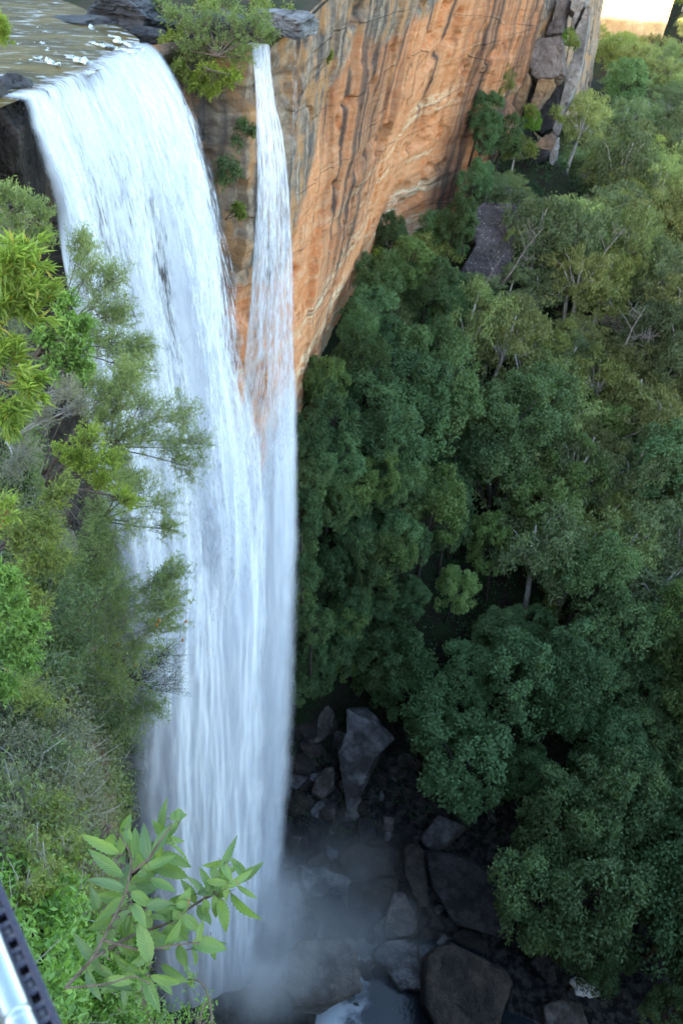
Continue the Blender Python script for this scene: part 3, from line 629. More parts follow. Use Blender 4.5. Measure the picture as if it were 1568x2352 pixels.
# foam lines where the river riffles over ledges above the lip
def foam_lines():
    riv = bpy.data.objects['river']; r = np.random.default_rng(2)
    for pl, rad in (([(88, 62), (96, 72), (118, 80), (150, 88), (190, 95), (232, 104), (275, 112), (318, 124)], .13), ([(-12, 92), (20, 100), (50, 106), (92, 100), (108, 112), (120, 124)], .12), ([(60, 142), (82, 136), (112, 138), (128, 150)], .14), ([(160, 128), (176, 134), (190, 142)], .16), ([(262, 82), (275, 95), (300, 104), (330, 112)], .12), ([(205, 58), (212, 66), (225, 76)], .12)):
        P = np.array([atz(x, y, -8.88) for x, y in pl]); t = np.linspace(0, len(P) - 1, len(P) * 8); P = np.stack([np.interp(t, np.arange(len(P)), P[:, k_]) for k_ in range(3)], 1) + r.normal(size=(len(t), 3)) * np.array([.16, .22, .02])
        mb = MB(); mb.tube(P, rad * r.uniform(.15, .9, len(t)), 6); obj('foam', mb.mesh('foam', NTfoam, True), riv)
foam_lines()

# ------------------------------------------------------------------ pinnacle and outcrops
def outcrop(px, py, Y, hx, hy, dy, rot, mat, label, seed, boxy=.8, name='rock_block', cat='rock', rough=.07):
    P = aty(px, py, Y); k = np.linalg.norm(P) / FPX
    return boulder(px, py, Y, (hx * k * 1.3, dy * 1.3, hy * k * 1.3), rot, mat, label, seed, name, cat, boxy, rough=rough, hi=True)
PR = lambda L: [(1090.6 + x * .3042, y * .3042) for x, y in L]
for k_, (L, n_, th, mt, lab, nm, ct, Y_) in enumerate([
    ([(380, 370), (480, 290), (655, 250), (666, 480), (672, 560), (580, 597), (460, 592), (420, 550), (395, 450)], (-.35, -.93, .12), 5., R_PURP, 'big square purple grey block perched on the pinnacle pillars', 'rock_block', 'rock', 146),
    ([(470, 598), (587, 590), (592, 640), (520, 745), (470, 835), (398, 832), (430, 740)], (-.3, -.95, .05), 3., R_SAND, 'orange brown pillar right of the dark cleft under the perched block', 'rock_pillar', 'rock pillar', 145.5),
    ([(322, 520), (385, 540), (412, 580), (382, 740), (300, 905), (240, 965), (222, 880), (258, 760), (300, 600)], (-.3, -.95, .05), 3., R_SAND, 'orange brown pillar left of the dark cleft under the perched block', 'rock_pillar', 'rock pillar', 145.5),
    ([(835, 15), (880, 50), (852, 230), (802, 520), (742, 700), (682, 830), (632, 1010), (600, 1042), (572, 960), (620, 820), (640, 720), (690, 560), (735, 400), (738, 260)], (-.25, -.96, .05), 5., R_PALE, 'tall thin pale rock fin on the right edge of the pinnacle', 'rock_fin', 'rock fin', 149),
    ([(610, -40), (715, -40), (662, 120), (657, 245), (515, 265), (580, 150)], (-.4, -.9, .05), 4., R_PURP, 'dark streaked rock tower rising behind the perched block', 'rock_pillar', 'rock pillar', 151),
    ([(705, 70), (740, -40), (850, -40), (836, 20), (765, 150), (738, 262), (712, 215), (745, 95)], (-.3, -.95, .05), 4., R_PALE, 'pale upper end of the pinnacle fin beside the far valley', 'rock_pillar', 'rock pillar', 150.5),
    ([(478, 1052), (580, 988), (617, 1050), (562, 1142), (438, 1107)], (-.3, -.9, .25), 3., R_SAND, 'brown block with a pale ledge at the lower end of the fin', 'rock_block', 'rock', 144),
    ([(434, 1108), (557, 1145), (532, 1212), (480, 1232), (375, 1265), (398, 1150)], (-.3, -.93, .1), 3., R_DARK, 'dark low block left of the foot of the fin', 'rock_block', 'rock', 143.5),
    ([(560, 1150), (622, 1040), (612, 1180), (580, 1255), (553, 1222)], (-.3, -.95, .05), 2.5, R_PALE, 'pale narrow block at the very foot of the fin', 'rock_block', 'rock', 144),
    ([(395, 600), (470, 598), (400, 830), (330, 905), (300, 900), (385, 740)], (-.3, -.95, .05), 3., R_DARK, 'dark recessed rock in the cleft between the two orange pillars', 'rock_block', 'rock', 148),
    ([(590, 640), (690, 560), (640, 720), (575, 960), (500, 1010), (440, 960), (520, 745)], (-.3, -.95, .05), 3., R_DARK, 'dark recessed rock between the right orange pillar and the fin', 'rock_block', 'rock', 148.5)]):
    slab_rock(PR(L), n_, th, mt, lab, 430 + k_, nm, ct, Y_, .30, .7, 0.)
slab_rock([(1068, 505), (1110, 462), (1182, 468), (1200, 500), (1176, 580), (1166, 640), (1080, 655), (1046, 640), (1092, 560), (1086, 520)], (-.25, -.9, .35), 5., R_LICH, 'dark purple rock band with white lichen among the trees', 410, 'rock_outcrop', 'rock outcrop', 116, .22, .5, 0.)
outcrop(1405, 745, 118, 34, 20, 2, (radians(-15), 0, 0), R_PALE, 'small pale rock ledge between gum trees on the right slope', 412, .8, 'rock_outcrop', 'rock outcrop', .09)

# river and ledge rocks at the top
RT = R_DARK
def rtop(px, py, z, rx, ry, rz, mat, lab, seed, boxy=.3):
    P = atz(px, py, z); k = np.linalg.norm(P) / FPX
    o = obj('boulder', rock_mesh('boulder', mat, seed, 14, .15, boxy * .5, True), None, P); o.scale = (rx * k * 1.25, ry, rz); o.rotation_euler = (0, 0, random.uniform(-.5, .5)); tag(o, lab, 'boulder')
rtop(185, 62, -9.1, 72, 1.6, .75, R_DARK, 'dark low rock splitting the brown river above the falls', 501)
rtop(300, 30, -8.6, 70, 3.5, 1.2, R_DARK, 'broad dark rock shelf on the far bank of the river', 502)
rtop(335, 85, -9.2, 34, 1.0, .5, R_DARK, 'small dark rock at the right end of the river lip', 503)
rtop(650, 48, -8.2, 62, 3.0, 1.0, R_GREY, 'grey flat ledge rock above the narrow waterfall', 504, .7)
rtop(520, 60, -8.8, 80, 3.5, .9, R_DARK, 'dark mossy ledge rock under the bushes between the two waterfalls', 505, .6)
rtop(18, 300, -10.4, 55, 1.6, 2.0, R_BROWN, 'rusty brown rock left of the broad waterfall', 506, .4)
rtop(25, 210, -9.3, 46, 1.4, .8, R_DARK, 'dark wet rock at the left end of the river lip', 507)
rtop(40, 390, -12., 46, 1.4, 2.2, R_BROWN, 'lower orange stained rock left of the broad waterfall', 508, .4)

# ------------------------------------------------------------------ forest
M_RF = leaf_mat('rainforest_leaf', (.075, .12, .062), (.115, .17, .085), .28, .6, .35, True, .2)
M_GUM = leaf_mat('gum_leaf', (.11, .14, .065), (.17, .195, .095), .3, .55, .35, True, .3)
M_BARK = bark_mat('dark_bark', (.035, .028, .022), (.075, .06, .05))
M_PBARK = bark_mat('pale_gum_bark', (.30, .26, .23), (.55, .50, .46))

def make_crown(seed, kind):
    r = np.random.default_rng(seed); lf = MB(); wd = MB()
    if kind == 'rf':
        H, Rc = 10.5, 4.3; K = 36
        cc = np.array([0, 0, H]); wd.tube([(0, 0, -3), (.1, .1, 2), (-.1, .2, 6), (0, 0, H)], [.36, .3, .24, .1], 7)
        D = unit(r.normal(size=(K * 2, 3)) + np.array([0, 0, .35])); D = D[D[:, 2] > -.7][:K]
        for i, dv in enumerate(D):
            c = cc + dv * np.array([1, 1, 1.2]) * Rc * r.uniform(.5, .92); rb = r.uniform(1.0, 1.75)
            if i % 3 == 0: wd.tube([cc * np.array([1, 1, .6]), (cc * np.array([1, 1, .7]) + c) / 2, c], [.13, .09, .04], 5)
            for j in range(8):
                sd = unit(r.normal(size=3) + dv * .8 + np.array([0, 0, .35])); sc = c + sd * rb * .72; rs = rb * r.uniform(.34, .52); m = 40
                ld_ = unit(r.normal(size=(m, 3)) + sd * .7); C = sc + ld_ * rs * r.uniform(.55, 1.1, (m, 1))
                lf.leaves(C, unit(ld_ * .5 + r.normal(size=(m, 3)) * .8 + np.array([0, 0, -.25])), ld_ + r.normal(size=(m, 3)) * .45 + np.array([0, 0, .5]), r.uniform(.24, .42, m), r.uniform(.15, .25, m))
    elif kind == 'gum':
        H, Rc = 11.0, 4.2; K = 40
        wd.tube([(0, 0, -3), (.2, 0, 3), (-.2, .3, 7), (.1, 0, H)], [.34, .28, .2, .07], 7)
        for i in range(K):
            th = r.uniform(0, 2 * pi); rr = Rc * math.sqrt(r.uniform(.05, 1)); c = np.array([rr * cos(th), rr * sin(th), H - 2 + r.uniform(-2.6, 3.0) - .12 * rr * rr / 4])
            if i % 2 == 0: wd.tube([(0, 0, H * .55), (c[0] * .35, c[1] * .35, H * .7), tuple(c * np.array([.75, .75, 1]) - np.array([0, 0, .5])), c], [.13, .1, .06, .02], 5)
            for j in range(5):
                sc = c + r.normal(size=3) * np.array([.8, .8, .5]); m = 42
                ld_ = unit(r.normal(size=(m, 3)) + np.array([0, 0, .2])); C = sc + ld_ * r.uniform(.3, .8, (m, 1)) * np.array([1, 1, .75])
                lf.leaves(C, unit(r.normal(size=(m, 3)) * .6 + ld_ * .3 + np.array([0, 0, -.8])), ld_ + r.normal(size=(m, 3)) * .6, r.uniform(.3, .55, m), r.uniform(.10, .17, m))
    return lf, wd
ARCH = []
for i in range(6):
    lf, wd = make_crown(40 + i, 'rf'); ARCH.append(('rf', lf.mesh('crown', M_RF), wd.mesh('trunk', M_BARK, True)))
for i in range(5):
    lf, wd = make_crown(60 + i, 'gum'); ARCH.append(('gum', lf.mesh('crown', M_GUM), wd.mesh('trunk', M_PBARK, True)))
RF = [a for a in ARCH if a[0] == 'rf']; GUM = [a for a in ARCH if a[0] == 'gum']
TREES = []
def tree(x, y, z, s, kind, tint, r, zone, lean=(0, 0)):
    a = r.choice(RF if kind == 'rf' else GUM)
    nm = 'rainforest_tree' if kind == 'rf' else 'gum_tree'
    root = empty(nm, (x, y, z), (lean[0], lean[1], r.uniform(0, 6.28)), (s * r.uniform(.8, 1.18), s * r.uniform(.8, 1.18), s * r.uniform(.85, 1.25)))
    t = obj('trunk', a[2], root); c = obj('crown', a[1], root)
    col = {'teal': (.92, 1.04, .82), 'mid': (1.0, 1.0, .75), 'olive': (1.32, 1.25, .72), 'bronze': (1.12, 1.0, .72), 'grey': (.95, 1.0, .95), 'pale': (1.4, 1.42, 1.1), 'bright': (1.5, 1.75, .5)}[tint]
    j = r.uniform(.68, 1.4); j *= 1.08 if y < 62 else 1.45 if y > 150 else 1.15 if y > 110 else 1.  # far crowns lightened: haze and stronger light put into their colour
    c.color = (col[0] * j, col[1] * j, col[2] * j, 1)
    TREES.append((root, kind, tint, zone, proj((x, y, z + 10 * s))))
def in_poly(x, y, P):
    c = False; n = len(P)
    for i in range(n):
        (x1, y1), (x2, y2) = P[i], P[i - 1]
        if (y1 > y) != (y2 > y) and x < (x2 - x1) * (y - y1) / (y2 - y1) + x1: c = not c
    return c
CLEAR = [(600, 1600), (850, 1590), (920, 1730), (1030, 1840), (1150, 1930), (1190, 2130), (1400, 2330), (1420, 2352), (1420, 2600), (500, 2600), (500, 1590)]
KEEP_OFF = [(1070, 450, 1180, 620, 118), (1150, 20, 1350, 400, 146), (1370, 715, 1450, 775, 118)]
def forest():
    r = random.Random(21)
    cand = []
    y = 34.
    while y < 300:
        sp = 3.4 if y < 68 else 4.9 if y < 132 else 7.6 + (y - 132) * .02
        x = -6. if y < 132 else 14.
        while x < 30 + y * .55 + 18:
            cand.append((x + r.uniform(-.4, .4) * sp, y + r.uniform(-.4, .4) * sp, sp)); x += sp
        y += sp
    for x, y, sp in cand:
        if x < wall_xbase(y) + 2.2 + (2 if y > 120 else 0): continue
        z = float(ground(x, y)); near = y < 128
        s = r.uniform(.55, 1.2) if near else r.uniform(.85, 1.3)
        if y < 70 and x < 6: s *= .62
        elif y < 68 and r.random() < .45: continue
        d = x - wall_xbase(y)
        if d < 7: s = min(s, .62)
        top = proj((x, y, z + 11 * s)); bot = proj((x, y, z + 4 * s)); kk = FPX * 4.3 * s / top[2]
        if top[0] < 560 or top[0] > 1568 + kk + 130 or top[1] > 2352 + kk or top[1] < -60: continue
        if in_poly(top[0], top[1], CLEAR) or in_poly(bot[0] , bot[1], CLEAR) and y < 60: continue
        bad = False
        for x0, y0, x1, y1, yd in KEEP_OFF:
            if y < yd + 3 and x0 - kk * .7 < top[0] < x1 + kk * .7 and y0 - kk * .5 < top[1] < y1 + kk * .7: bad = True
        if bad: continue
        px, py = top[0], top[1]
        gum_p = smooth(1000, 1500, px + (1176 - py) * .45)
        kind = 'gum' if r.random() < gum_p * .95 and y > 70 else 'rf'
        tint = r.choice(['teal', 'teal', 'mid', 'mid', 'olive'] if kind == 'rf' else ['bronze', 'grey', 'grey', 'pale', 'olive'])
        if kind == 'rf' and y < 60: tint = r.choice(['teal', 'mid'])
        zone = ('on the far slope' if y > 132 and py < 330 else 'below the pinnacle' if y > 105 and px < 1300 else 'under the far slope' if y > 132 else
                'along the orange cliff foot' if d < 12 else 'beside the waterfall' if px < 900 and py < 1600 else 'above the boulders' if px < 1080 else
                'at the lower right' if py > 1750 else 'on the right slope' if px > 1300 else 'amid the gorge')
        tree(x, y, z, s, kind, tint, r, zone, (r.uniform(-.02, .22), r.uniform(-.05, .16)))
    for gy_ in range(1060, 1600, 48):
        for gx_ in range(700, 930, 48):
            px, py = gx_ + r.uniform(-20, 20), gy_ + r.uniform(-20, 20); Y = gy_at(px, py + 30); P = aty(px, py + 30, Y); s = r.uniform(.36, .56)
            if P[2] > -40: continue
            tree(P[0], P[1], float(ground(P[0], P[1])) - 2.5 * s, s, 'rf', r.choice(['teal', 'teal', 'mid', 'mid', 'olive']), r, 'beside the waterfall', (r.uniform(.1, .3), r.uniform(0, .2)))
    # trees on the cliff foot ledges by the pinnacle, hand placed (px, py of crown, Y, scale)
    for px, py, Y, s, kind, tint in [(1100, 262, 132, .55, 'rf', 'teal'), (1155, 170, 140, .5, 'gum', 'olive'), (1105, 330, 130, .55, 'rf', 'teal'), (1075, 500, 112, .4, 'rf', 'mid'), (1185, 610, 112, .45, 'gum', 'grey'), (1060, 660, 108, .5, 'rf', 'teal'), (1120, 665, 108, .45, 'gum', 'grey'), (1195, 520, 116, .4, 'gum', 'pale'), (1150, 320, 136, .6, 'rf', 'mid'), (1190, 330, 138, .5, 'gum', 'olive'), (1080, 420, 127, .6, 'rf', 'teal'),
                                     (1130, 400, 130, .6, 'gum', 'grey'), (1180, 405, 135, .6, 'gum', 'pale'), (1225, 285, 143, .32, 'rf', 'bright'), (1310, 95, 150, .25, 'rf', 'bright'), (1030, 540, 112, .68, 'rf', 'mid'), (930, 600, 100, .6, 'rf', 'olive'), (985, 640, 100, .75, 'rf', 'mid'),
                                     (860, 700, 88, .6, 'rf', 'teal'), (800, 790, 82, .55, 'rf', 'teal'), (745, 890, 74, .5, 'rf', 'teal'), (700, 985, 66, .42, 'rf', 'teal'), (705, 1090, 63, .45, 'rf', 'mid'), (700, 1210, 60, .45, 'rf', 'teal'), (700, 1340, 58, .42, 'rf', 'teal'), (720, 1460, 57, .42, 'rf', 'mid')]:
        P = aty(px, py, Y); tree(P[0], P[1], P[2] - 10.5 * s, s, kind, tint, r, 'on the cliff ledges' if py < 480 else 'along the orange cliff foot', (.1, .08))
    # lit and shaded trees by the far cliff
    for i in range(26):
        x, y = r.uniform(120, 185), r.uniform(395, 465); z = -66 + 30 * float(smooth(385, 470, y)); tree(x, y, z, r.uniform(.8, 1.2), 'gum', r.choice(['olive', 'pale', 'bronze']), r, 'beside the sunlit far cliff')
    for i in range(8):
        tree(74 + i * 7 + r.uniform(-2, 2), 425 + r.uniform(-4, 4), -58, r.uniform(.7, 1.0), 'gum', r.choice(['olive', 'bronze']), r, 'under the sunlit far cliff')
forest()
ORD = ['first', 'second', 'third', 'fourth', 'fifth', 'sixth', 'seventh', 'eighth', 'ninth', 'tenth', 'eleventh', 'twelfth', 'thirteenth', 'fourteenth', 'fifteenth', 'sixteenth', 'seventeenth', 'eighteenth', 'nineteenth', 'twentieth'] + ['twenty-' + o for o in ('first', 'second', 'third', 'fourth', 'fifth', 'sixth', 'seventh', 'eighth', 'ninth')] + ['thirtieth']
CN = {'teal': 'blue-green', 'mid': 'dark green', 'olive': 'olive green', 'bronze': 'bronze green', 'grey': 'grey-green', 'pale': 'pale green', 'bright': 'bright green'}
def label_trees():
    g = {}
    for t in TREES: g.setdefault((t[1], t[2], t[3]), []).append(t)
    for (kind, tint, zone), L in g.items():
        L.sort(key=lambda t: t[4][1]); nm = 'round rainforest tree' if kind == 'rf' else 'airy gum tree'
        for i, t in enumerate(L):
            lab = f'{CN[tint]} {nm} {zone}' + (f', {ORD[i]} highest of its colour there' if len(L) > 1 and i < min(30, len(L) - 1) else ', lowest of its colour there' if len(L) > 1 else '')
            tag(t[0], lab, 'tree', 'rainforest trees in the gorge' if kind == 'rf' else 'gum trees on the slopes')
label_trees()
# bare pale trunks standing between the gums
def bare_trees():
    r = np.random.default_rng(12); mb = MB(); mb.tube([(0, 0, 0), (.3, .1, 4), (.2, .4, 8), (.7, .5, 12)], [.17, .13, .08, .02], 7)
    for i in range(9):
        h = r.uniform(5, 11); a = r.uniform(0, 6.28); l = r.uniform(1.2, 3.2); b = np.array([.25, .3, h]); e = b + np.array([cos(a) * l, sin(a) * l, l * .7]); mb.tube([b, (b + e) / 2 + r.normal(size=3) * .2, e], [.045, .03, .008], 5)
        for j in range(3): mb.tube([e - (e - b) * .3 * j, e - (e - b) * .3 * j + r.normal(size=3) * .5 + np.array([0, 0, .4])], [.03, .01], 4)
    me = mb.mesh('trunk', bark_mat('weathered_bark', (.17, .145, .13), (.32, .28, .26)), True)
    for px, py, Y, sc, rx, ry, lab in [(1140, 668, 108, .9, .1, .35, 'bare pale leaning trunk just below the purple rock band'), (1318, 680, 112, .9, .0, .4, 'bare pale trunk leaning right, on the slope right of the purple rock band'), (1480, 640, 120, 1., .1, .5, 'bare pale forked trunk near the right edge of the slope'), (1400, 860, 100, .85, 0, .1, 'bare pale trunk beside the little pale rock ledge'),
                                      (1250, 560, 125, .8, .2, .6, 'bare pale trunk lying far over, right of the purple rock band'), (1420, 1010, 92, .7, .2, .7, 'bare pale trunk almost lying down among mid-slope gums'), (1090, 690, 104, .6, 0, .3, 'short bare pale trunk left of the leaning one under the rock band'), (1385, 640, 128, .8, .1, .3, 'bare pale trunk high among the gums above the rock ledge')]:
        e = empty('bare_tree', aty(px, py, Y), (rx, ry, r.uniform(-.4, .4)), sc); tag(e, lab, 'tree', 'bare pale trunks'); obj('trunk', me, e)
bare_trees()
print('TREES', len(TREES), {k: sum(1 for t in TREES if t[3] == k) for k in set(t[3] for t in TREES)})

# undergrowth on the slope: nobody could count it
def undergrowth():
    r = np.random.default_rng(8); lf = MB(); n = 2600
    x = r.uniform(-5, 75, n); y = r.uniform(44, 175, n); ok = x > wall_xbase(y) + .6; x, y = x[ok], y[ok]
    for X, Y in zip(x, y):
        z = float(ground(X, Y)); p = proj((X, Y, z))
        if p[0] < 600 or p[0] > 1640 or p[1] > 2420 or p[1] < 0: continue
        dens = 22 if in_poly(p[0], p[1], CLEAR) else 26
        if in_poly(p[0], p[1], CLEAR) and (p[1] > 1930 or r.random() < .25): continue
        rad = r.uniform(.5, 1.2); ld_ = unit(r.normal(size=(dens, 3)) + np.array([0, 0, .5])); C = np.array([X, Y, z + rad * .4]) + ld_ * rad * r.uniform(.6, 1, (dens, 1))
        lf.leaves(C, unit(ld_ + r.normal(size=(dens, 3)) * .6), ld_ + r.normal(size=(dens, 3)) * .5 + np.array([0, 0, .4]), r.uniform(.25, .5, dens), r.uniform(.15, .25, dens))
    m = leaf_mat('undergrowth_leaf', (.04, .075, .03), (.06, .11, .04), .25, .55, .4)
    tag(obj('undergrowth', lf.mesh('undergrowth', m)), kind='stuff')
undergrowth()

# ------------------------------------------------------------------ near shrubs on the rim
LM = {
    'wattle': leaf_mat('wattle_leaf', (.25, .33, .06), (.33, .41, .09), .42, .4, 2., yellow=(.5, .4, .08)),
    'tea': leaf_mat('tea_tree_leaf', (.24, .29, .11), (.33, .37, .14), .45, .6, .6),
    'broad': leaf_mat('broad_leaf', (.15, .25, .055), (.22, .34, .075), .35, .42, 1.),
    'lime': leaf_mat('lime_leaf', (.25, .31, .045), (.33, .39, .065), .42, .5, 1.),
    'olive': leaf_mat('olive_leaf', (.20, .235, .055), (.28, .31, .075), .4, .5, .8),
    'bank': leaf_mat('banksia_leaf', (.17, .23, .08), (.26, .31, .10), .4, .5, .8),
    'dark': leaf_mat('dark_leaf', (.11, .165, .07), (.17, .22, .09), .35, .55, .8),
    'dry': leaf_mat('dry_leaf', (.24, .23, .15), (.32, .30, .20), .3, .7, 1.),
    'gloss': leaf_mat('glossy_leaf', (.14, .26, .05), (.21, .35, .07), .35, .35, 3.),
}
TW = {'brown': bark_mat('twig_brown', (.09, .06, .045), (.16, .12, .09), 30), 'grey': bark_mat('twig_grey', (.25, .22, .2), (.42, .38, .34), 20), 'red': bark_mat('twig_red', (.20, .10, .04), (.30, .16, .06), 40), 'black': bark_mat('twig_black', (.03, .025, .022), (.06, .05, .045), 30)}

def bez(a, b, c, n):
    t = np.linspace(0, 1, n)[:, None]; return (1 - t) ** 2 * a + 2 * t * (1 - t) * b + t * t * c
def bank_z(X, Y):
    d_ = np.interp(Y, wy, WALL[:, 1]) - X
    return -999 if d_ < 0 else float(np.interp(Y, wy, WALL[:, 2])) - .15 + .55 * min(d_, 9) * (1 - float(smooth(22, 30, Y)))
def bank_hit(px, py, Y):
    if Y > 31: return Y
    q = ray(px, py); q = q / q[1]
    for y in np.arange(.8, Y + .9, .1):
        if q[2] * y < bank_z(q[0] * y, y) + .25: return min(Y, y - .15)
    return Y
def shrub(name, label, cat, root, blobs, leaf, twig, L, W, ntw=26, nl=16, seed=0, up=(0, 0, .4), tr=.012, k=1., twlen=.6, leafspread=.8, group=None, leafdown=0., sub=1.0, flat=1.):
    """root: point; blobs: (px, py, Y, radius px). Twigs fan out in every blob, leaves sit along the twigs."""
    r = np.random.default_rng(seed + 900); lf = MB(); wd = MB(); up = np.asarray(up, float)
    if root is None:
        cs = np.array([aty(b[0], b[1], b[2]) for b in blobs]); sp_ = np.linalg.norm(cs - cs.mean(0), axis=1).max() + blobs[0][3] * np.linalg.norm(cs[0]) / FPX
        root = cs.mean(0) + np.array([-.75, .25, -.55]) * sp_
    root = np.asarray(root, float)
    nb_ = []
    for a_, b_, c_, d_ in blobs:
        y_ = bank_hit(a_, b_, c_); q_ = ray(a_, b_)
        if y_ < c_ - .01: y_ = y_ - .55 * d_ * k * y_ / q_[1] * np.linalg.norm(q_) / FPX * .8
        nb_.append((a_, b_, y_, d_ * k))
    blobs = nb_
    for (px, py, Y, rp) in blobs:
        c = aty(px, py, Y); rad = rp * np.linalg.norm(c) / FPX
        mid_ = (root + c) / 2 + r.normal(size=3) * np.linalg.norm(c - root) * .06 + np.array([0, 0, .06]) * np.linalg.norm(c - root)
        br = bez(root, mid_, c, 9); wd.tube(br if tr > .0025 else br[5:], np.linspace(tr * 2.2, tr * .8, 9)[:(9 if tr > .0025 else 4)], 5)
        gdir = unit(c - br[-3])
        for i in range(int(ntw)):
            b0 = br[-1] + (br[-3] - br[-1]) * r.uniform(0, 1.2) + r.normal(size=3) * rad * .18
            dv = unit(r.normal(size=3) + gdir * .5 + up); end = c + dv * rad * (r.uniform(.45, 1.1)) * np.array([1, 1, flat])
            m_ = (b0 + end) / 2 + r.normal(size=3) * rad * .12 - np.array([0, 0, .06]) * rad
            tw = bez(b0, m_, end, 6); wd.tube(tw, np.linspace(tr * .45, tr * .14, 6), 4)
            n = nl; tt = r.uniform(.35, 1.02, n); 
            base_ = (1 - tt[:, None]) ** 2 * b0 + 2 * tt[:, None] * (1 - tt[:, None]) * m_ + tt[:, None] ** 2 * end
            td = unit(end - m_); A = unit(td * (1 - leafspread * .5) + r.normal(size=(n, 3)) * leafspread + np.array([0, 0, -leafdown]))
            base_ = base_ + r.normal(size=(n, 3)) * rad * .05 * sub
            lf.leaves(base_, A, r.normal(size=(n, 3)) * .7 + np.array([0, 0, 1.]), r.uniform(.65, 1.1, n) * L, r.uniform(.7, 1.1, n) * W, .15, .18)
    e = empty(name, root); tag(e, label, cat, group)
    obj('foliage', lf.mesh('foliage', LM[leaf]), e); obj('stems', wd.mesh('stems', TW[twig], True), e); child_fix(e)
    return e
def cl(y, dz):   # a root point on the near cliff at forward distance y, dz below the rim
    return np.array([float(np.interp(y, wy, WALL[:, 1])) + .1, y, float(np.interp(y, wy, WALL[:, 2])) - dz])

shrub('wattle_shrub', 'bright yellow-green wattle shoots with long narrow leaves at the left edge', 'shrub', None,
      [(30, 600, 4.2, 55), (75, 610, 4.3, 55), (30, 720, 4.2, 70), (80, 680, 4.3, 50), (20, 840, 4.1, 60), (60, 900, 4.2, 45), (10, 960, 4.1, 50), (-20, 700, 4.2, 70)], 'wattle', 'red', .105, .016, 13, 26, 1, tr=.005, leafspread=.42, k=1.05)
shrub('wattle_shrub', 'small bright wattle sprig alone at the left edge above the olive shrub', 'shrub', (-2.9, 3.8, -5.4), [(22, 1165, 3.8, 32)], 'wattle', 'red', .07, .012, 9, 18, 2, tr=.005, leafspread=.5)
shrub('tea_tree', 'upper feathery tea tree leaning over the top of the broad waterfall', 'shrub', None, [(205, 620, 15, 62), (260, 640, 15.3, 48), (235, 700, 15, 62), (190, 560, 15.5, 36), (275, 720, 15, 40), (270, 800, 14.5, 55), (310, 850, 14, 52), (230, 780, 15, 50), (330, 800, 14.5, 34)],
      'tea', 'brown', .075, .015, 56, 34, 3, tr=.009, leafspread=.9, k=1.2)
shrub('tea_tree', 'feathery tea tree whose branch reaches farthest right across the white water', 'shrub', None, [(370, 960, 12, 60), (430, 950, 12.2, 50), (455, 1020, 12.2, 48), (400, 1030, 12, 50), (320, 930, 12, 55), (440, 1075, 12, 42), (330, 1010, 11.5, 50), (300, 860, 12, 45)],
      'tea', 'brown', .062, .013, 46, 30, 4, tr=.008, leafspread=.9, k=1.25)
shrub('tea_tree', 'sparse lower tea tree below the farthest reaching branch', 'shrub', None, [(330, 1130, 10.5, 58), (380, 1160, 10.8, 48), (300, 1200, 10.5, 55), (390, 1215, 10.8, 32), (270, 1120, 10.3, 60)], 'tea', 'black', .056, .012, 42, 28, 5, tr=.007, leafspread=.9, k=1.25)
shrub('broadleaf_shrub', 'fresh green small-leaved shrub right of the wattle shoots', 'shrub', None, [(150, 760, 7, 48), (185, 800, 7.1, 42), (130, 830, 7, 48), (190, 850, 7, 30), (100, 780, 7, 40), (150, 700, 7.2, 36), (195, 745, 7.2, 28)], 'broad', 'brown', .062, .024, 30, 18, 6, tr=.01)
shrub('lime_shrub', 'yellow-green rounded shrub in the middle of the left bank', 'shrub', None, [(205, 1010, 8.6, 48), (250, 1050, 8.8, 42), (190, 1070, 8.5, 46), (240, 1110, 8.7, 42), (300, 1150, 9, 36), (160, 1040, 8.5, 36)], 'lime', 'brown', .07, .02, 34, 20, 7, tr=.012)
shrub('olive_shrub', 'dense olive shrub below the small wattle sprig', 'shrub', None, [(60, 1240, 6.2, 62), (110, 1200, 6.5, 55), (120, 1290, 6.4, 52), (50, 1330, 6.2, 60), (140, 1130, 6.8, 48), (90, 1390, 6.2, 46), (20, 1180, 6, 50)], 'olive', 'brown', .06, .017, 40, 24, 8, tr=.01)
shrub('broadleaf_shrub', 'bright fresh green shrub at the left edge beside the banksia', 'shrub', None, [(30, 1400, 4.6, 55), (70, 1440, 4.7, 46), (20, 1490, 4.6, 55), (60, 1520, 4.7, 36), (10, 1580, 4.6, 40), (15, 1330, 4.6, 40)], 'broad', 'brown', .055, .02, 44, 24, 9, tr=.003)
shrub('banksia_tree', 'banksia with orange cones and bare twigs overhanging the middle of the falls', 'tree', None, [(300, 1400, 9.4, 62), (370, 1350, 9.6, 55), (400, 1310, 9.7, 38), (380, 1430, 9.6, 52), (330, 1490, 9.4, 56), (270, 1340, 9.3, 46), (240, 1450, 9.2, 60), (400, 1390, 9.7, 40), (300, 1650, 9.3, 55), (350, 1620, 9.4, 46), (260, 1560, 9.2, 60)],
      'bank', 'grey', .062, .016, 62, 28, 10, tr=.009, leafspread=.85, k=1.2)
def cones():
    r = np.random.default_rng(3); root = [o for o in COL.objects if o.name.startswith('banksia_tree')][0]
    V, F = ico(2)
    for px, py in [(88, 1582), (427, 1428), (366, 1425), (420, 1470), (360, 1435), (312, 1527), (270, 1480), (150, 1600), (175, 1545)]:
        P = aty(px, py, bank_hit(px, py, 9.3 + r.uniform(-.3, .3))); 
        me = mesh_np('cone', V * np.array([.02, .02, .034]) * (1 + .15 * r.normal(size=(len(V), 1))), F, CONE, True); o = obj('cone', me, root, P); o.matrix_parent_inverse = Matrix.Translation(-root.location)
_t = NT('cone_orange'); CONE = _t.done(_t.pbsdf(_t.mix(_t.rng(_t.noise(_t.coord('Object'), 40), .4, .6), (.32, .12, .03), (.45, .2, .05)), .8, .2))
cones()
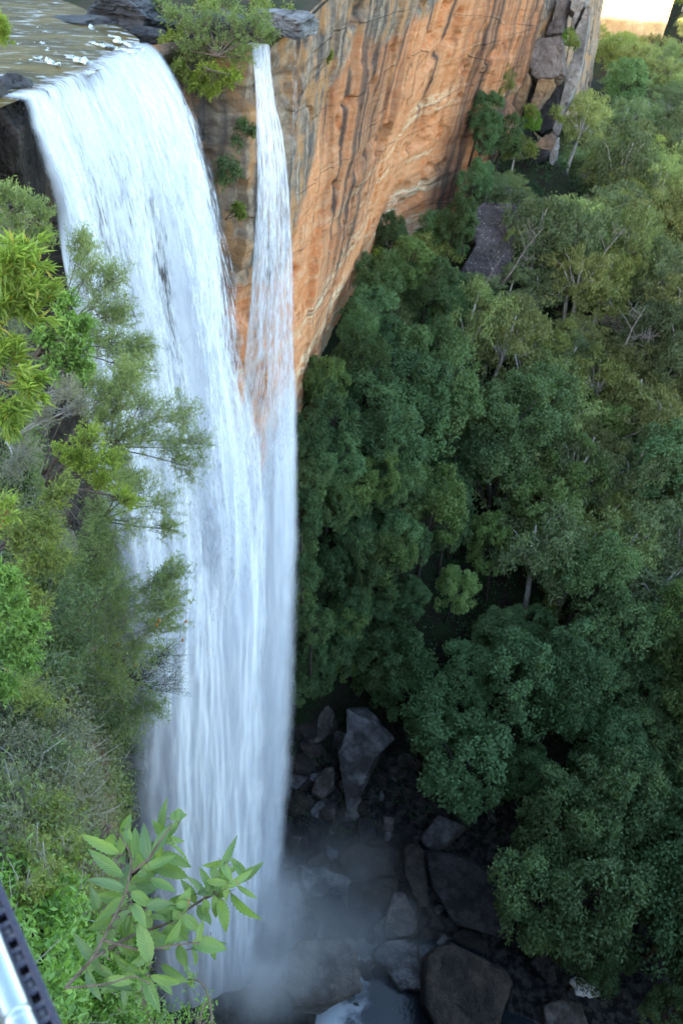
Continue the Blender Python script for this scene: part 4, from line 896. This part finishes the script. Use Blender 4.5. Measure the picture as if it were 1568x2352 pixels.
shrub('bare_shrub', 'nearly leafless dark twiggy shrub against the white water', 'shrub', None, [(370, 1520, 9.8, 60), (400, 1570, 9.9, 44), (330, 1560, 9.7, 56), (390, 1500, 9.9, 42), (300, 1720, 9.7, 44), (310, 1790, 9.8, 30)], 'dark', 'black', .035, .012, 90, 6, 11, tr=.007, k=1.15)
shrub('dark_shrub', 'deep green shrub filling the shade behind the banksia', 'shrub', None, [(180, 1480, 8.6, 80), (130, 1560, 8.4, 70), (200, 1600, 8.8, 80), (170, 1680, 8.8, 70), (220, 1720, 9, 60), (180, 1380, 8.5, 60), (60, 1640, 8.2, 70), (240, 1660, 9, 50), (120, 1740, 8.6, 60), (200, 1800, 9, 50)], 'dark', 'brown', .07, .02, 56, 30, 12, tr=.008, k=1.1)
shrub('dry_shrub', 'grey-brown dry twiggy shrub low on the left bank', 'shrub', None, [(50, 1700, 7.0, 60), (100, 1760, 7.2, 55), (40, 1800, 7, 60), (80, 1860, 7.2, 50), (30, 1900, 7, 50), (140, 1690, 7.3, 40), (30, 1950, 7, 46)], 'dry', 'grey', .045, .009, 70, 14, 13, tr=.0022)
shrub('dry_shrub', 'pale wispy dry shrub between the olive shrub and the wattle shoots', 'shrub', None, [(150, 890, 8, 45), (110, 950, 8, 45), (190, 930, 8.3, 36), (60, 1040, 7.6, 45), (30, 1070, 7.4, 40)], 'dry', 'grey', .06, .008, 50, 12, 14, tr=.008)
shrub('fern_shrub', 'yellow-green ferny shrub beside the dark wet rock', 'shrub', None, [(170, 1880, 10.6, 40), (160, 1930, 10.5, 36), (200, 1850, 10.8, 24)], 'lime', 'brown', .08, .02, 30, 20, 15, tr=.01)
shrub('dark_shrub', 'shaded green shrub behind the foreground bough, above the metal rail', 'shrub', (-1.9, 3.4, -5.6), [(150, 1960, 5.4, 60), (110, 2030, 5.2, 60), (170, 2060, 5.2, 60), (90, 1980, 5.4, 60), (230, 1980, 5.6, 50), (60, 2060, 5.1, 50), (240, 2060, 5.3, 50)], 'olive', 'grey', .05, .017, 46, 22, 16, tr=.0024)
shrub('glossy_shrub', 'glossy green bush beside the metal rail at the lower left', 'shrub', None, [(200, 2140, 4.0, 62), (150, 2180, 3.8, 55), (250, 2210, 3.9, 60), (190, 2250, 3.7, 60), (260, 2290, 3.8, 50), (220, 2340, 3.6, 56), (300, 2240, 4, 44), (310, 2160, 4.1, 44), (170, 2320, 3.6, 46), (130, 2110, 3.9, 40), (290, 2350, 3.8, 40)], 'gloss', 'brown', .088, .032, 30, 15, 17, tr=.003)
shrub('glossy_shrub', 'little bright bush with round leaves just behind the foreground bough tip', 'shrub', (-1.4, 3.2, -5.6), [(235, 1935, 5, 34), (215, 1955, 5, 30), (260, 1955, 5, 26)], 'gloss', 'brown', .03, .017, 24, 16, 18, tr=.005)
shrub('glossy_shrub', 'slender green sprigs at the bottom edge against the white water', 'shrub', (-.3, 1.3, -4.4), [(440, 2320, 2.2, 36), (480, 2300, 2.25, 26), (400, 2345, 2.2, 30), (430, 2250, 2.3, 20), (470, 2345, 2.2, 24)], 'gloss', 'brown', .034, .012, 9, 9, 19, tr=.004)
shrub('grey_shrub', 'grey-green bush on the ledge left of the falls with white bare twigs', 'shrub', None, [(50, 470, 20, 52), (90, 490, 20.5, 40), (30, 530, 20, 50), (100, 540, 20.5, 36), (10, 450, 20, 40)], 'tea', 'grey', .12, .03, 36, 24, 20, tr=.016)
shrub('river_shrub', 'small yellow-green bush overhanging the river at the top left', 'shrub', atz(-10, 90, -7.5), [(5, 60, 33, 22), (12, 85, 33, 16), (-12, 50, 33, 24)], 'lime', 'brown', .16, .05, 30, 20, 21, tr=.02)
shrub('tea_tree', 'dusky dense tea tree thicket between the lime shrub and the white water', 'shrub', None, [(240, 900, 11.5, 50), (280, 930, 11.6, 50), (230, 960, 11.4, 46), (290, 1000, 11.4, 46), (270, 1060, 11.3, 44), (230, 1180, 10.6, 50), (250, 1250, 10.2, 50), (210, 1240, 10, 50), (300, 1100, 11, 40), (200, 870, 11.5, 40), (290, 870, 11.8, 40)],
      'tea', 'brown', .06, .014, 60, 30, 41, tr=.008, leafspread=.9, k=1.15)
shrub('dark_shrub', 'dusky green shrub under the tea trees beside the dark cliff edge', 'shrub', None, [(210, 1320, 10, 56), (170, 1290, 9.6, 50), (250, 1300, 10.2, 46), (230, 1380, 10, 50), (270, 1500, 9.8, 46), (290, 1560, 9.8, 40), (260, 1640, 9.8, 46), (280, 1700, 9.9, 36), (250, 1750, 9.8, 36), (180, 1850, 9.6, 40)],
      'bank', 'brown', .06, .018, 50, 28, 42, tr=.007, k=1.15)
shrub('olive_shrub', 'olive shrub low on the bank under the dark green one', 'shrub', None, [(100, 1620, 6.4, 60), (60, 1580, 6.2, 50), (150, 1760, 6.8, 55), (120, 1860, 6.4, 55), (60, 1960, 6, 55), (150, 1960, 6.2, 50), (190, 1780, 7, 40)],
      'olive', 'brown', .05, .015, 50, 26, 43, tr=.004, k=1.1)
# ledge bushes between the falls
shrub('ledge_bush', 'large green bush on the ledge between the two waterfalls', 'shrub', atz(500, 130, -9.3), [(480, 50, 54, 52), (540, 60, 54, 52), (520, 110, 53.5, 52), (440, 60, 54, 46), (580, 70, 54.5, 46), (470, 110, 53.5, 46), (560, 130, 53.5, 40), (400, 40, 55, 42), (600, 40, 56, 40), (430, 120, 53.5, 34), (620, 80, 55.5, 26), (520, 10, 57, 46), (360, 10, 60, 36)], 'bank', 'brown', .20, .06, 40, 20, 22, tr=.02, k=.85)
shrub('ledge_fern', 'yellow-green ferns hanging below the bush between the waterfalls', 'shrub', atz(480, 160, -9.6), [(470, 170, 53.3, 30), (500, 180, 53.2, 30), (450, 190, 53.2, 22), (480, 205, 53.2, 22), (535, 175, 53.4, 22)], 'lime', 'brown', .32, .07, 36, 20, 23, tr=.02, leafdown=.5)
shrub('ledge_bush', 'dark green creeper on the wet rock face between the two waterfalls', 'shrub', atz(560, 240, -14), [(545, 330, 54.5, 20), (555, 290, 54.8, 20), (515, 380, 54, 24), (510, 420, 54, 22), (540, 400, 54.5, 18), (580, 300, 55.2, 16)], 'dark', 'brown', .22, .09, 24, 22, 24, tr=.015)
for i, (px, py, Y, rp, lab) in enumerate([(818, 90, 88, 26, 'green bush growing in a high crevice of the orange cliff'), (800, 262, 86, 16, 'small bush on a ledge in the middle of the orange cliff'), (660, 35, 66, 20, 'low bush on the grey ledge rock above the narrow waterfall'),
                                          (868, 590, 108, 22, 'yellow-green creeper hanging on the foot of the orange cliff'), (545, 480, 55, 16, 'small tuft on the orange rock between the waterfalls'), (1312, 92, 146, 18, 'yellow-green bush high on the pale pinnacle fin'), (1216, 250, 142, 16, 'small bush in the dark cleft between the orange pillars'), (1275, 262, 142, 20, 'bright bush at the foot of the pale pinnacle fin'), (1215, 340, 139, 18, 'bush below the orange pillars of the pinnacle'), (410, 160, 53.2, 22, 'scruffy bush on the rock at the right end of the river lip'), (395, 95, 54.5, 26, 'loose shrub between the river and the big ledge bush'), (350, 35, 60, 24, 'straggly shrub on the far bank of the river'), (470, 8, 60, 34, 'shrub on the rim above the big ledge bush'), (590, 6, 62, 30, 'low shrub on the rim behind the ledge bush, near the narrow waterfall'), (680, 10, 72, 22, 'scrub at the top of the grey rock beside the cliff'), (700, 90, 68, 18, 'tuft on the grey rock right of the ledge'), (745, 120, 72, 16, 'tuft beside the blue-black stain on the cliff')]):
    P = aty(px, py, Y); shrub('cliff_bush', lab, 'shrub', P + np.array([-.8, 0, -.8]), [(px, py, Y, rp), (px + rp * .5, py + rp * .6, Y, rp * .7)], 'olive' if i != 3 else 'lime', 'brown', .3, .11, 26, 20, 30 + i, tr=.02)

# low plants that cover the near bank and cliff: nobody could count them
def bank_cover():
    r = np.random.default_rng(18); lf = MB(); dr = MB(); gl = MB(); wd = MB()
    for i in range(11000):
        Y = r.uniform(1.2, 31) if i % 3 else r.uniform(1.2, 12); k_ = int(np.argmin(np.abs(Ys - Y)))
        if r.random() < .55:
            j = int(r.integers(0, 120) * r.random()); P = np.array([X3[k_, j], Y3[k_, j], zz[k_, j]]); nv = np.array([nxp[k_], nyp[k_], .4])
            if vnoise(Y * .5, P[2] * .3) < .25 + .3 * smooth(-14, -36, P[2]): continue
        else:
            oo = .12 - 7 * r.random() ** 1.5; P = np.array([wcol(Y, 1) + oo, Y, wcol(Y, 2) + .32 + .55 * -oo * (1 - smooth(22, 30, Y))]); nv = np.array([.3, -.1, 1.])
        p = proj(P)
        if p[2] < .8 or p[0] < -120 or p[0] > 700 or p[1] < 250 or p[1] > 2480: continue
        rad = r.uniform(.18, .42) * (.7 + .03 * Y); m = 20; dv = unit(r.normal(size=(m, 3)) + nv * .9); C = P + dv * rad * r.uniform(.4, 1.1, (m, 1))
        sz = (.062 + .003 * Y); dry = fbm(P[1] * .45, P[2] * .45, 3., 3) > .54
        if r.random() < .16:
            e_ = P + unit(r.normal(size=3) + nv) * rad * 2.2; wd.tube([P - nv * .1, (P + e_) / 2 + r.normal(size=3) * .06, e_], [.006, .004, .0015], 4)
        if dry: sz *= .85
        gls = p[1] > 1980 + 260 * (fbm(P[0] * 1.5, P[1] * 1.5, 8.) - .5) and Y < 5.5
        if gls: sz *= 1.3
        (gl if gls else dr if dry else lf).leaves(C, unit(dv * .6 + r.normal(size=(m, 3))), dv + r.normal(size=(m, 3)) * .5 + np.array([0, 0, .5]), r.uniform(.7, 1.3, m) * sz, r.uniform(.25, .45, m) * sz)
    m = leaf_mat('bank_leaf', (.13, .17, .06), (.20, .235, .08), .4, .55, .7)
    tag(obj('undergrowth', lf.mesh('undergrowth', m)), kind='stuff')
    tag(obj('dry_undergrowth', dr.mesh('dry_undergrowth', leaf_mat('dry_bank_leaf', (.14, .15, .085), (.22, .215, .13), .35, .7, .8))), kind='stuff')
    tag(obj('glossy_undergrowth', gl.mesh('glossy_undergrowth', LM['gloss'])), kind='stuff')
    tag(obj('fallen_twigs', wd.mesh('fallen_twigs', TW['grey'], True)), kind='stuff')
bank_cover()

# ------------------------------------------------------------------ foreground bough with toothed leaves
def toothed_leaf(mb, base, ax, nr, L, W, curl=.25, twist=0., n=9):
    ax = unit(np.asarray(ax, float)); nr = np.asarray(nr, float); nr = unit(nr - ax * np.dot(ax, nr)); sd = np.cross(ax, nr)
    prof = lambda t: (math.sin(pi * min(1, t ** .85)) ** .8) * (1 - .12 * t)
    rows = []
    m = n * 2
    for i in range(m + 1):
        t = i / m; wv = W * .5 * prof(t) if 0 < i < m else .0008
        if 2 < i < m - 1 and i % 2: wv *= 1.08
        elif 2 < i < m - 1: wv *= .90
        c = base + ax * L * t - nr * L * curl * t * t
        cr = .10 * W * (1 if i % 2 else -1) * .25
        e = nr * (wv * .45 + cr)
        rows += [c - sd * wv + e, c - sd * wv * .5 + e * .45, c, c + sd * wv * .5 + e * .45, c + sd * wv + e]
    q = [(i * 5 + k_, i * 5 + k_ + 1, (i + 1) * 5 + k_ + 1, (i + 1) * 5 + k_) for i in range(m) for k_ in range(4)]
    mb.add(rows, q)
def m_bough():
    t = NT('toothed_leaf'); v = t.coord('Object'); n = t.noise(v, 9, 3); geo = t.n('ShaderNodeNewGeometry'); rp = geo.outputs['Random Per Island']
    col = t.mix(t.rng(n, .35, .65), (.125, .215, .055), (.18, .285, .075)); col = t.mix(t.rng(rp, 0, 1, 0, .6), col, (.22, .32, .06)); col = t.mix(t.rng(t.math('FRACT', t.math('MULTIPLY', rp, 7.3)), .6, 1, 0, .6), col, (.06, .115, .06))
    ve = t.math('SINE', t.math('ADD', t.math('MULTIPLY', t.attr('along'), 75.), t.math('MULTIPLY', t.attr('side'), -16.))); col = t.mix(t.math('MULTIPLY', t.rng(ve, .3, 1.), .35), col, (.12, .20, .06)); col = t.mix(t.rng(t.attr('side'), .0, .14, .4, 0.), col, (.20, .27, .08))
    br = t.math('MULTIPLY', t.rng(t.noise(v, 22, 4), .66, .72), t.rng(t.math('FRACT', t.math('MULTIPLY', rp, 3.7)), .6, .8)); col = t.mix(br, col, (.32, .16, .05))
    b = t.pbsdf(col, .33, .5, t.bump(ve, .35, .004)); tr = t.n('ShaderNodeBsdfTranslucent'); t.l(t.mix(1., col, (1.1, 1.25, .5), 'MULTIPLY'), tr.inputs[0])
    ms = t.n('ShaderNodeMixShader'); ms.inputs[0].default_value = .3; t.l(b, ms.inputs[1]); t.l(tr.outputs[0], ms.inputs[2]); return t.done(ms.outputs[0])
def bough():
    r = np.random.default_rng(77); lf = MB(); wd = MB()
    dep = lambda px, py, D: unit(ray(px, py)) * D
    D0 = 2.55
    twigs = [  # polylines in picture points with distance, thickness
        ([(150, 2270, 2.5), (215, 2200, 2.5), (262, 2110, 2.5), (290, 2050, 2.5), (302, 1990, 2.5)], .0045),
        ([(302, 1990, 2.5), (300, 1960, 2.5), (275, 1915, 2.52)], .0035),
        ([(302, 2005, 2.5), (340, 1975, 2.45), (372, 1925, 2.42), (395, 1895, 2.4)], .0035),
        ([(215, 2200, 2.5), (300, 2150, 2.55), (390, 2120, 2.6), (450, 2075, 2.62), (520, 2040, 2.6), (560, 2010, 2.6)], .005),
        ([(450, 2075, 2.62), (490, 2050, 2.6), (510, 2010, 2.58), (525, 1985, 2.58)], .003),
        ([(240, 2160, 2.5), (330, 2185, 2.5), (400, 2170, 2.5), (460, 2165, 2.5)], .004),
        ([(150, 2270, 2.5), (250, 2260, 2.45), (310, 2240, 2.45), (345, 2260, 2.4)], .003),
        ([(262, 2110, 2.5), (330, 2090, 2.52), (400, 2075, 2.5)], .0035)]
    for pl, rd in twigs:
        P = np.array([dep(*p) for p in pl]); t = np.linspace(0, len(P) - 1, len(P) * 5); P = np.stack([np.interp(t, np.arange(len(P)), P[:, k_]) for k_ in range(3)], 1); P = np.vstack([P[:1], (P[:-2] + P[1:-1] + P[2:]) / 3, P[-1:]]); wd.tube(P, np.linspace(rd, rd * .5, len(P)), 6)
    # leaves: base px, tip px, width px
    LV = [(275, 1915, 300, 1878, 24), (372, 1918, 372, 1850, 22), (275, 1960, 200, 1925, 24), (275, 1965, 295, 1905, 26), (285, 2015, 212, 1960, 26), (288, 2045, 218, 2020, 24), (300, 2000, 330, 1935, 24), (340, 1980, 330, 1905, 26), (350, 1965, 385, 1900, 22), (375, 1930, 408, 1890, 18),
          (380, 1935, 437, 1958, 20), (362, 1960, 430, 1985, 26), (345, 1985, 422, 2010, 34), (300, 2025, 365, 1995, 26), (310, 2030, 372, 2030, 30), (345, 2020, 395, 2040, 22), (300, 2050, 345, 2075, 26), (290, 2060, 240, 2100, 24), (290, 2065, 230, 2060, 26), (305, 2075, 330, 2120, 24),
          (225, 2090, 215, 2050, 20), (262, 2110, 215, 2130, 24), (505, 2005, 522, 1970, 18), (512, 2020, 535, 1990, 16), (505, 2030, 485, 1990, 22), (490, 2045, 460, 2000, 18), (520, 2040, 575, 2005, 18), (545, 2035, 583, 2060, 12), (530, 2050, 582, 2118, 28), (500, 2060, 525, 2130, 28), (490, 2055, 500, 2105, 20), (470, 2060, 440, 2010, 20), (450, 2075, 425, 2030, 22), (455, 2080, 478, 2112, 26),
          (400, 2115, 432, 2050, 30), (390, 2120, 360, 2065, 26), (395, 2130, 425, 2155, 26), (350, 2130, 340, 2085, 26), (340, 2140, 385, 2175, 28), (345, 2210, 322, 2130, 34), (400, 2165, 440, 2110, 30), (440, 2165, 508, 2175, 34), (410, 2170, 425, 2215, 24), (455, 2165, 465, 2120, 16), (330, 2190, 310, 2240, 26), (330, 2240, 360, 2310, 26), (310, 2245, 245, 2270, 28), (345, 2240, 410, 2255, 26), (300, 2240, 280, 2300, 24), (370, 2215, 415, 2250, 20),
          (250, 2200, 225, 2150, 22), (230, 2210, 190, 2230, 22), (320, 2070, 390, 2090, 26), (380, 2085, 415, 2060, 22), (280, 2150, 300, 2110, 22), (270, 2170, 330, 2200, 24), (200, 2230, 220, 2285, 20), (560, 2012, 575, 1992, 10), (420, 2100, 455, 2135, 24), (300, 2100, 270, 2140, 24)]
    rr_ = random.Random(5)
    for (bx, by) in [(p[0], p[1]) for pl, _ in twigs for p in pl[1:]] * 3:
        a_ = rr_.uniform(0, 6.28); l_ = rr_.uniform(30, 58); LV.append((bx + rr_.uniform(-25, 25), by + rr_.uniform(-22, 22), bx + l_ * cos(a_), by + l_ * sin(a_), rr_.uniform(16, 25)))
    for bx, by, tx, ty, wp in LV:
        D = D0 + r.uniform(-.06, .08); b0 = dep(bx, by, D); t0 = dep(tx, ty, D + r.uniform(-.035, .035)); L = np.linalg.norm(t0 - b0)
        toothed_leaf(lf, b0, t0 - b0, -unit(ray(bx, by)) + r.normal(size=3) * .45 + np.array([0, 0, .3]), L * 1.2, wp * .98 * D / FPX, r.uniform(.02, .42), n=9)
        wd.tube([b0 - unit(t0 - b0) * L * .15, b0 + unit(t0 - b0) * L * .1], [.0013, .0009], 4)
    e = empty('leafy_bough', dep(150, 2270, 2.5)); tag(e, 'sharp foreground bough with large toothed green leaves in front of the falls', 'bough')
    me = lf.mesh('foliage', m_bough(), True); nl_ = len(me.vertices) // 95
    for nm_, pat in (('along', np.repeat(np.linspace(0, 1, 19), 5)), ('side', np.tile([1, .5, 0, .5, 1], 19))):
        me.attributes.new(nm_, 'FLOAT', 'POINT').data.foreach_set('value', np.tile(pat, nl_).astype(np.float32))
    obj('foliage', me, e); obj('twigs', wd.mesh('twigs', TW['brown'], True), e); child_fix(e)
bough()

# ------------------------------------------------------------------ metal guard rail at the lower left
def m_metal():
    t = NT('galvanised_steel'); v = t.coord('Object'); n = t.noise(v, 30, 4); n2 = t.noise(v, 6, 4)
    col = t.mix(t.rng(n2, .35, .65), (.40, .46, .52), (.58, .64, .70)); return t.done(t.pbsdf(col, t.rng(n, .3, .7, .28, .5), .5, t.bump(n, .08, .005), .85))
def m_plastic(name, c, rough, bs):
    t = NT(name); v = t.coord('Object'); n = t.noise(v, 220, 3); return t.done(t.pbsdf(c, rough, .4, t.bump(n, bs, .004)))
def rail():
    Z = -.72
    A0, A1 = atz(0, 2019, Z), atz(143, 2352, Z); ax = unit(A1 - A0); A0 = A0 - ax * .8; A1 = A1 + ax * .5; Ln = np.linalg.norm(A1 - A0)
    B1 = atz(90, 2352, Z); up = np.array([0, 0, 1.]); sd = np.cross(up, ax)
    if np.dot(sd, B1 - atz(143, 2352, Z)) < 0: sd = -sd
    wdt = abs(np.dot(B1 - atz(143, 2352, Z), sd)); k = atz(143, 2352, Z); kk = np.linalg.norm(k) / FPX
    root = empty('guard_rail', A0); tag(root, 'galvanised handrail with a black slotted strip in the lower left corner', 'guard rail')
    P_BLK = m_plastic('black_plastic', (.028, .028, .05), .5, .6); P_GRY = m_plastic('grey_pad', (.085, .08, .085), .6, .3); P_TIM = bark_mat('weathered_timber', (.22, .17, .11), (.32, .26, .18), 20)
    s = MB(); pads = MB(); pit = 61 * kk; th = .012
    lane = wdt * .42; inner = wdt * .10; hole = wdt * .48
    s.box(A0, ax * Ln, sd * lane, -up * th); s.box(A0 + sd * (lane + hole), ax * Ln, sd * inner, -up * th)
    s.box(A0 - up * .045, ax * Ln, sd * (wdt * .98), -up * .004)
    s.box(A0 - up * th, ax * Ln, sd * .003, -up * .033)
    n = int(Ln / (pit / 2)); 
    for i in range(n):
        p = A0 + ax * (i * pit / 2) + sd * lane; s.box(p, ax * pit * .5 * .34, sd * hole, -up * th)
        if i % 2: pads.box(p + ax * pit * .5 * .37 - up * .0015, ax * pit * .5 * .60, sd * hole * .94, -up * .004)
    obj('slotted_strip', s.mesh('slotted_strip', P_BLK), root); obj('grey_pads', pads.mesh('grey_pads', P_GRY), root)
    pr = 51 * kk * .58; c0 = A0 + sd * (wdt + pr * .92) - up * pr * .5
    pm = MB(); pm.tube(np.array([c0 + ax * Ln * t for t in np.linspace(0, 1, 30)]), pr, 24); obj('handrail_pipe', pm.mesh('handrail_pipe', m_metal(), True), root)
    jt = MB(); jp = c0 + ax * np.dot(atz(60, 2320, Z) - c0, ax); jt.tube([jp - ax * .004, jp, jp + ax * .004], [pr * 1.0, pr * 1.03, pr * 1.0], 24); obj('pipe_joint', jt.mesh('pipe_joint', m_metal(), True), root)
    tb = MB(); tb.box(A0 + sd * (wdt + pr * 2.0) - up * (pr * 1.5), ax * Ln, sd * .14, -up * .05); obj('timber_board', tb.mesh('timber_board', P_TIM), root)
    pp = MB(); 
    for f_ in (.1, .9):
        q = c0 + ax * Ln * f_; pp.tube([q, q - up * 2.2], pr * .8, 12)
    obj('posts', pp.mesh('posts', m_metal(), True), root)
    child_fix(root)
rail()
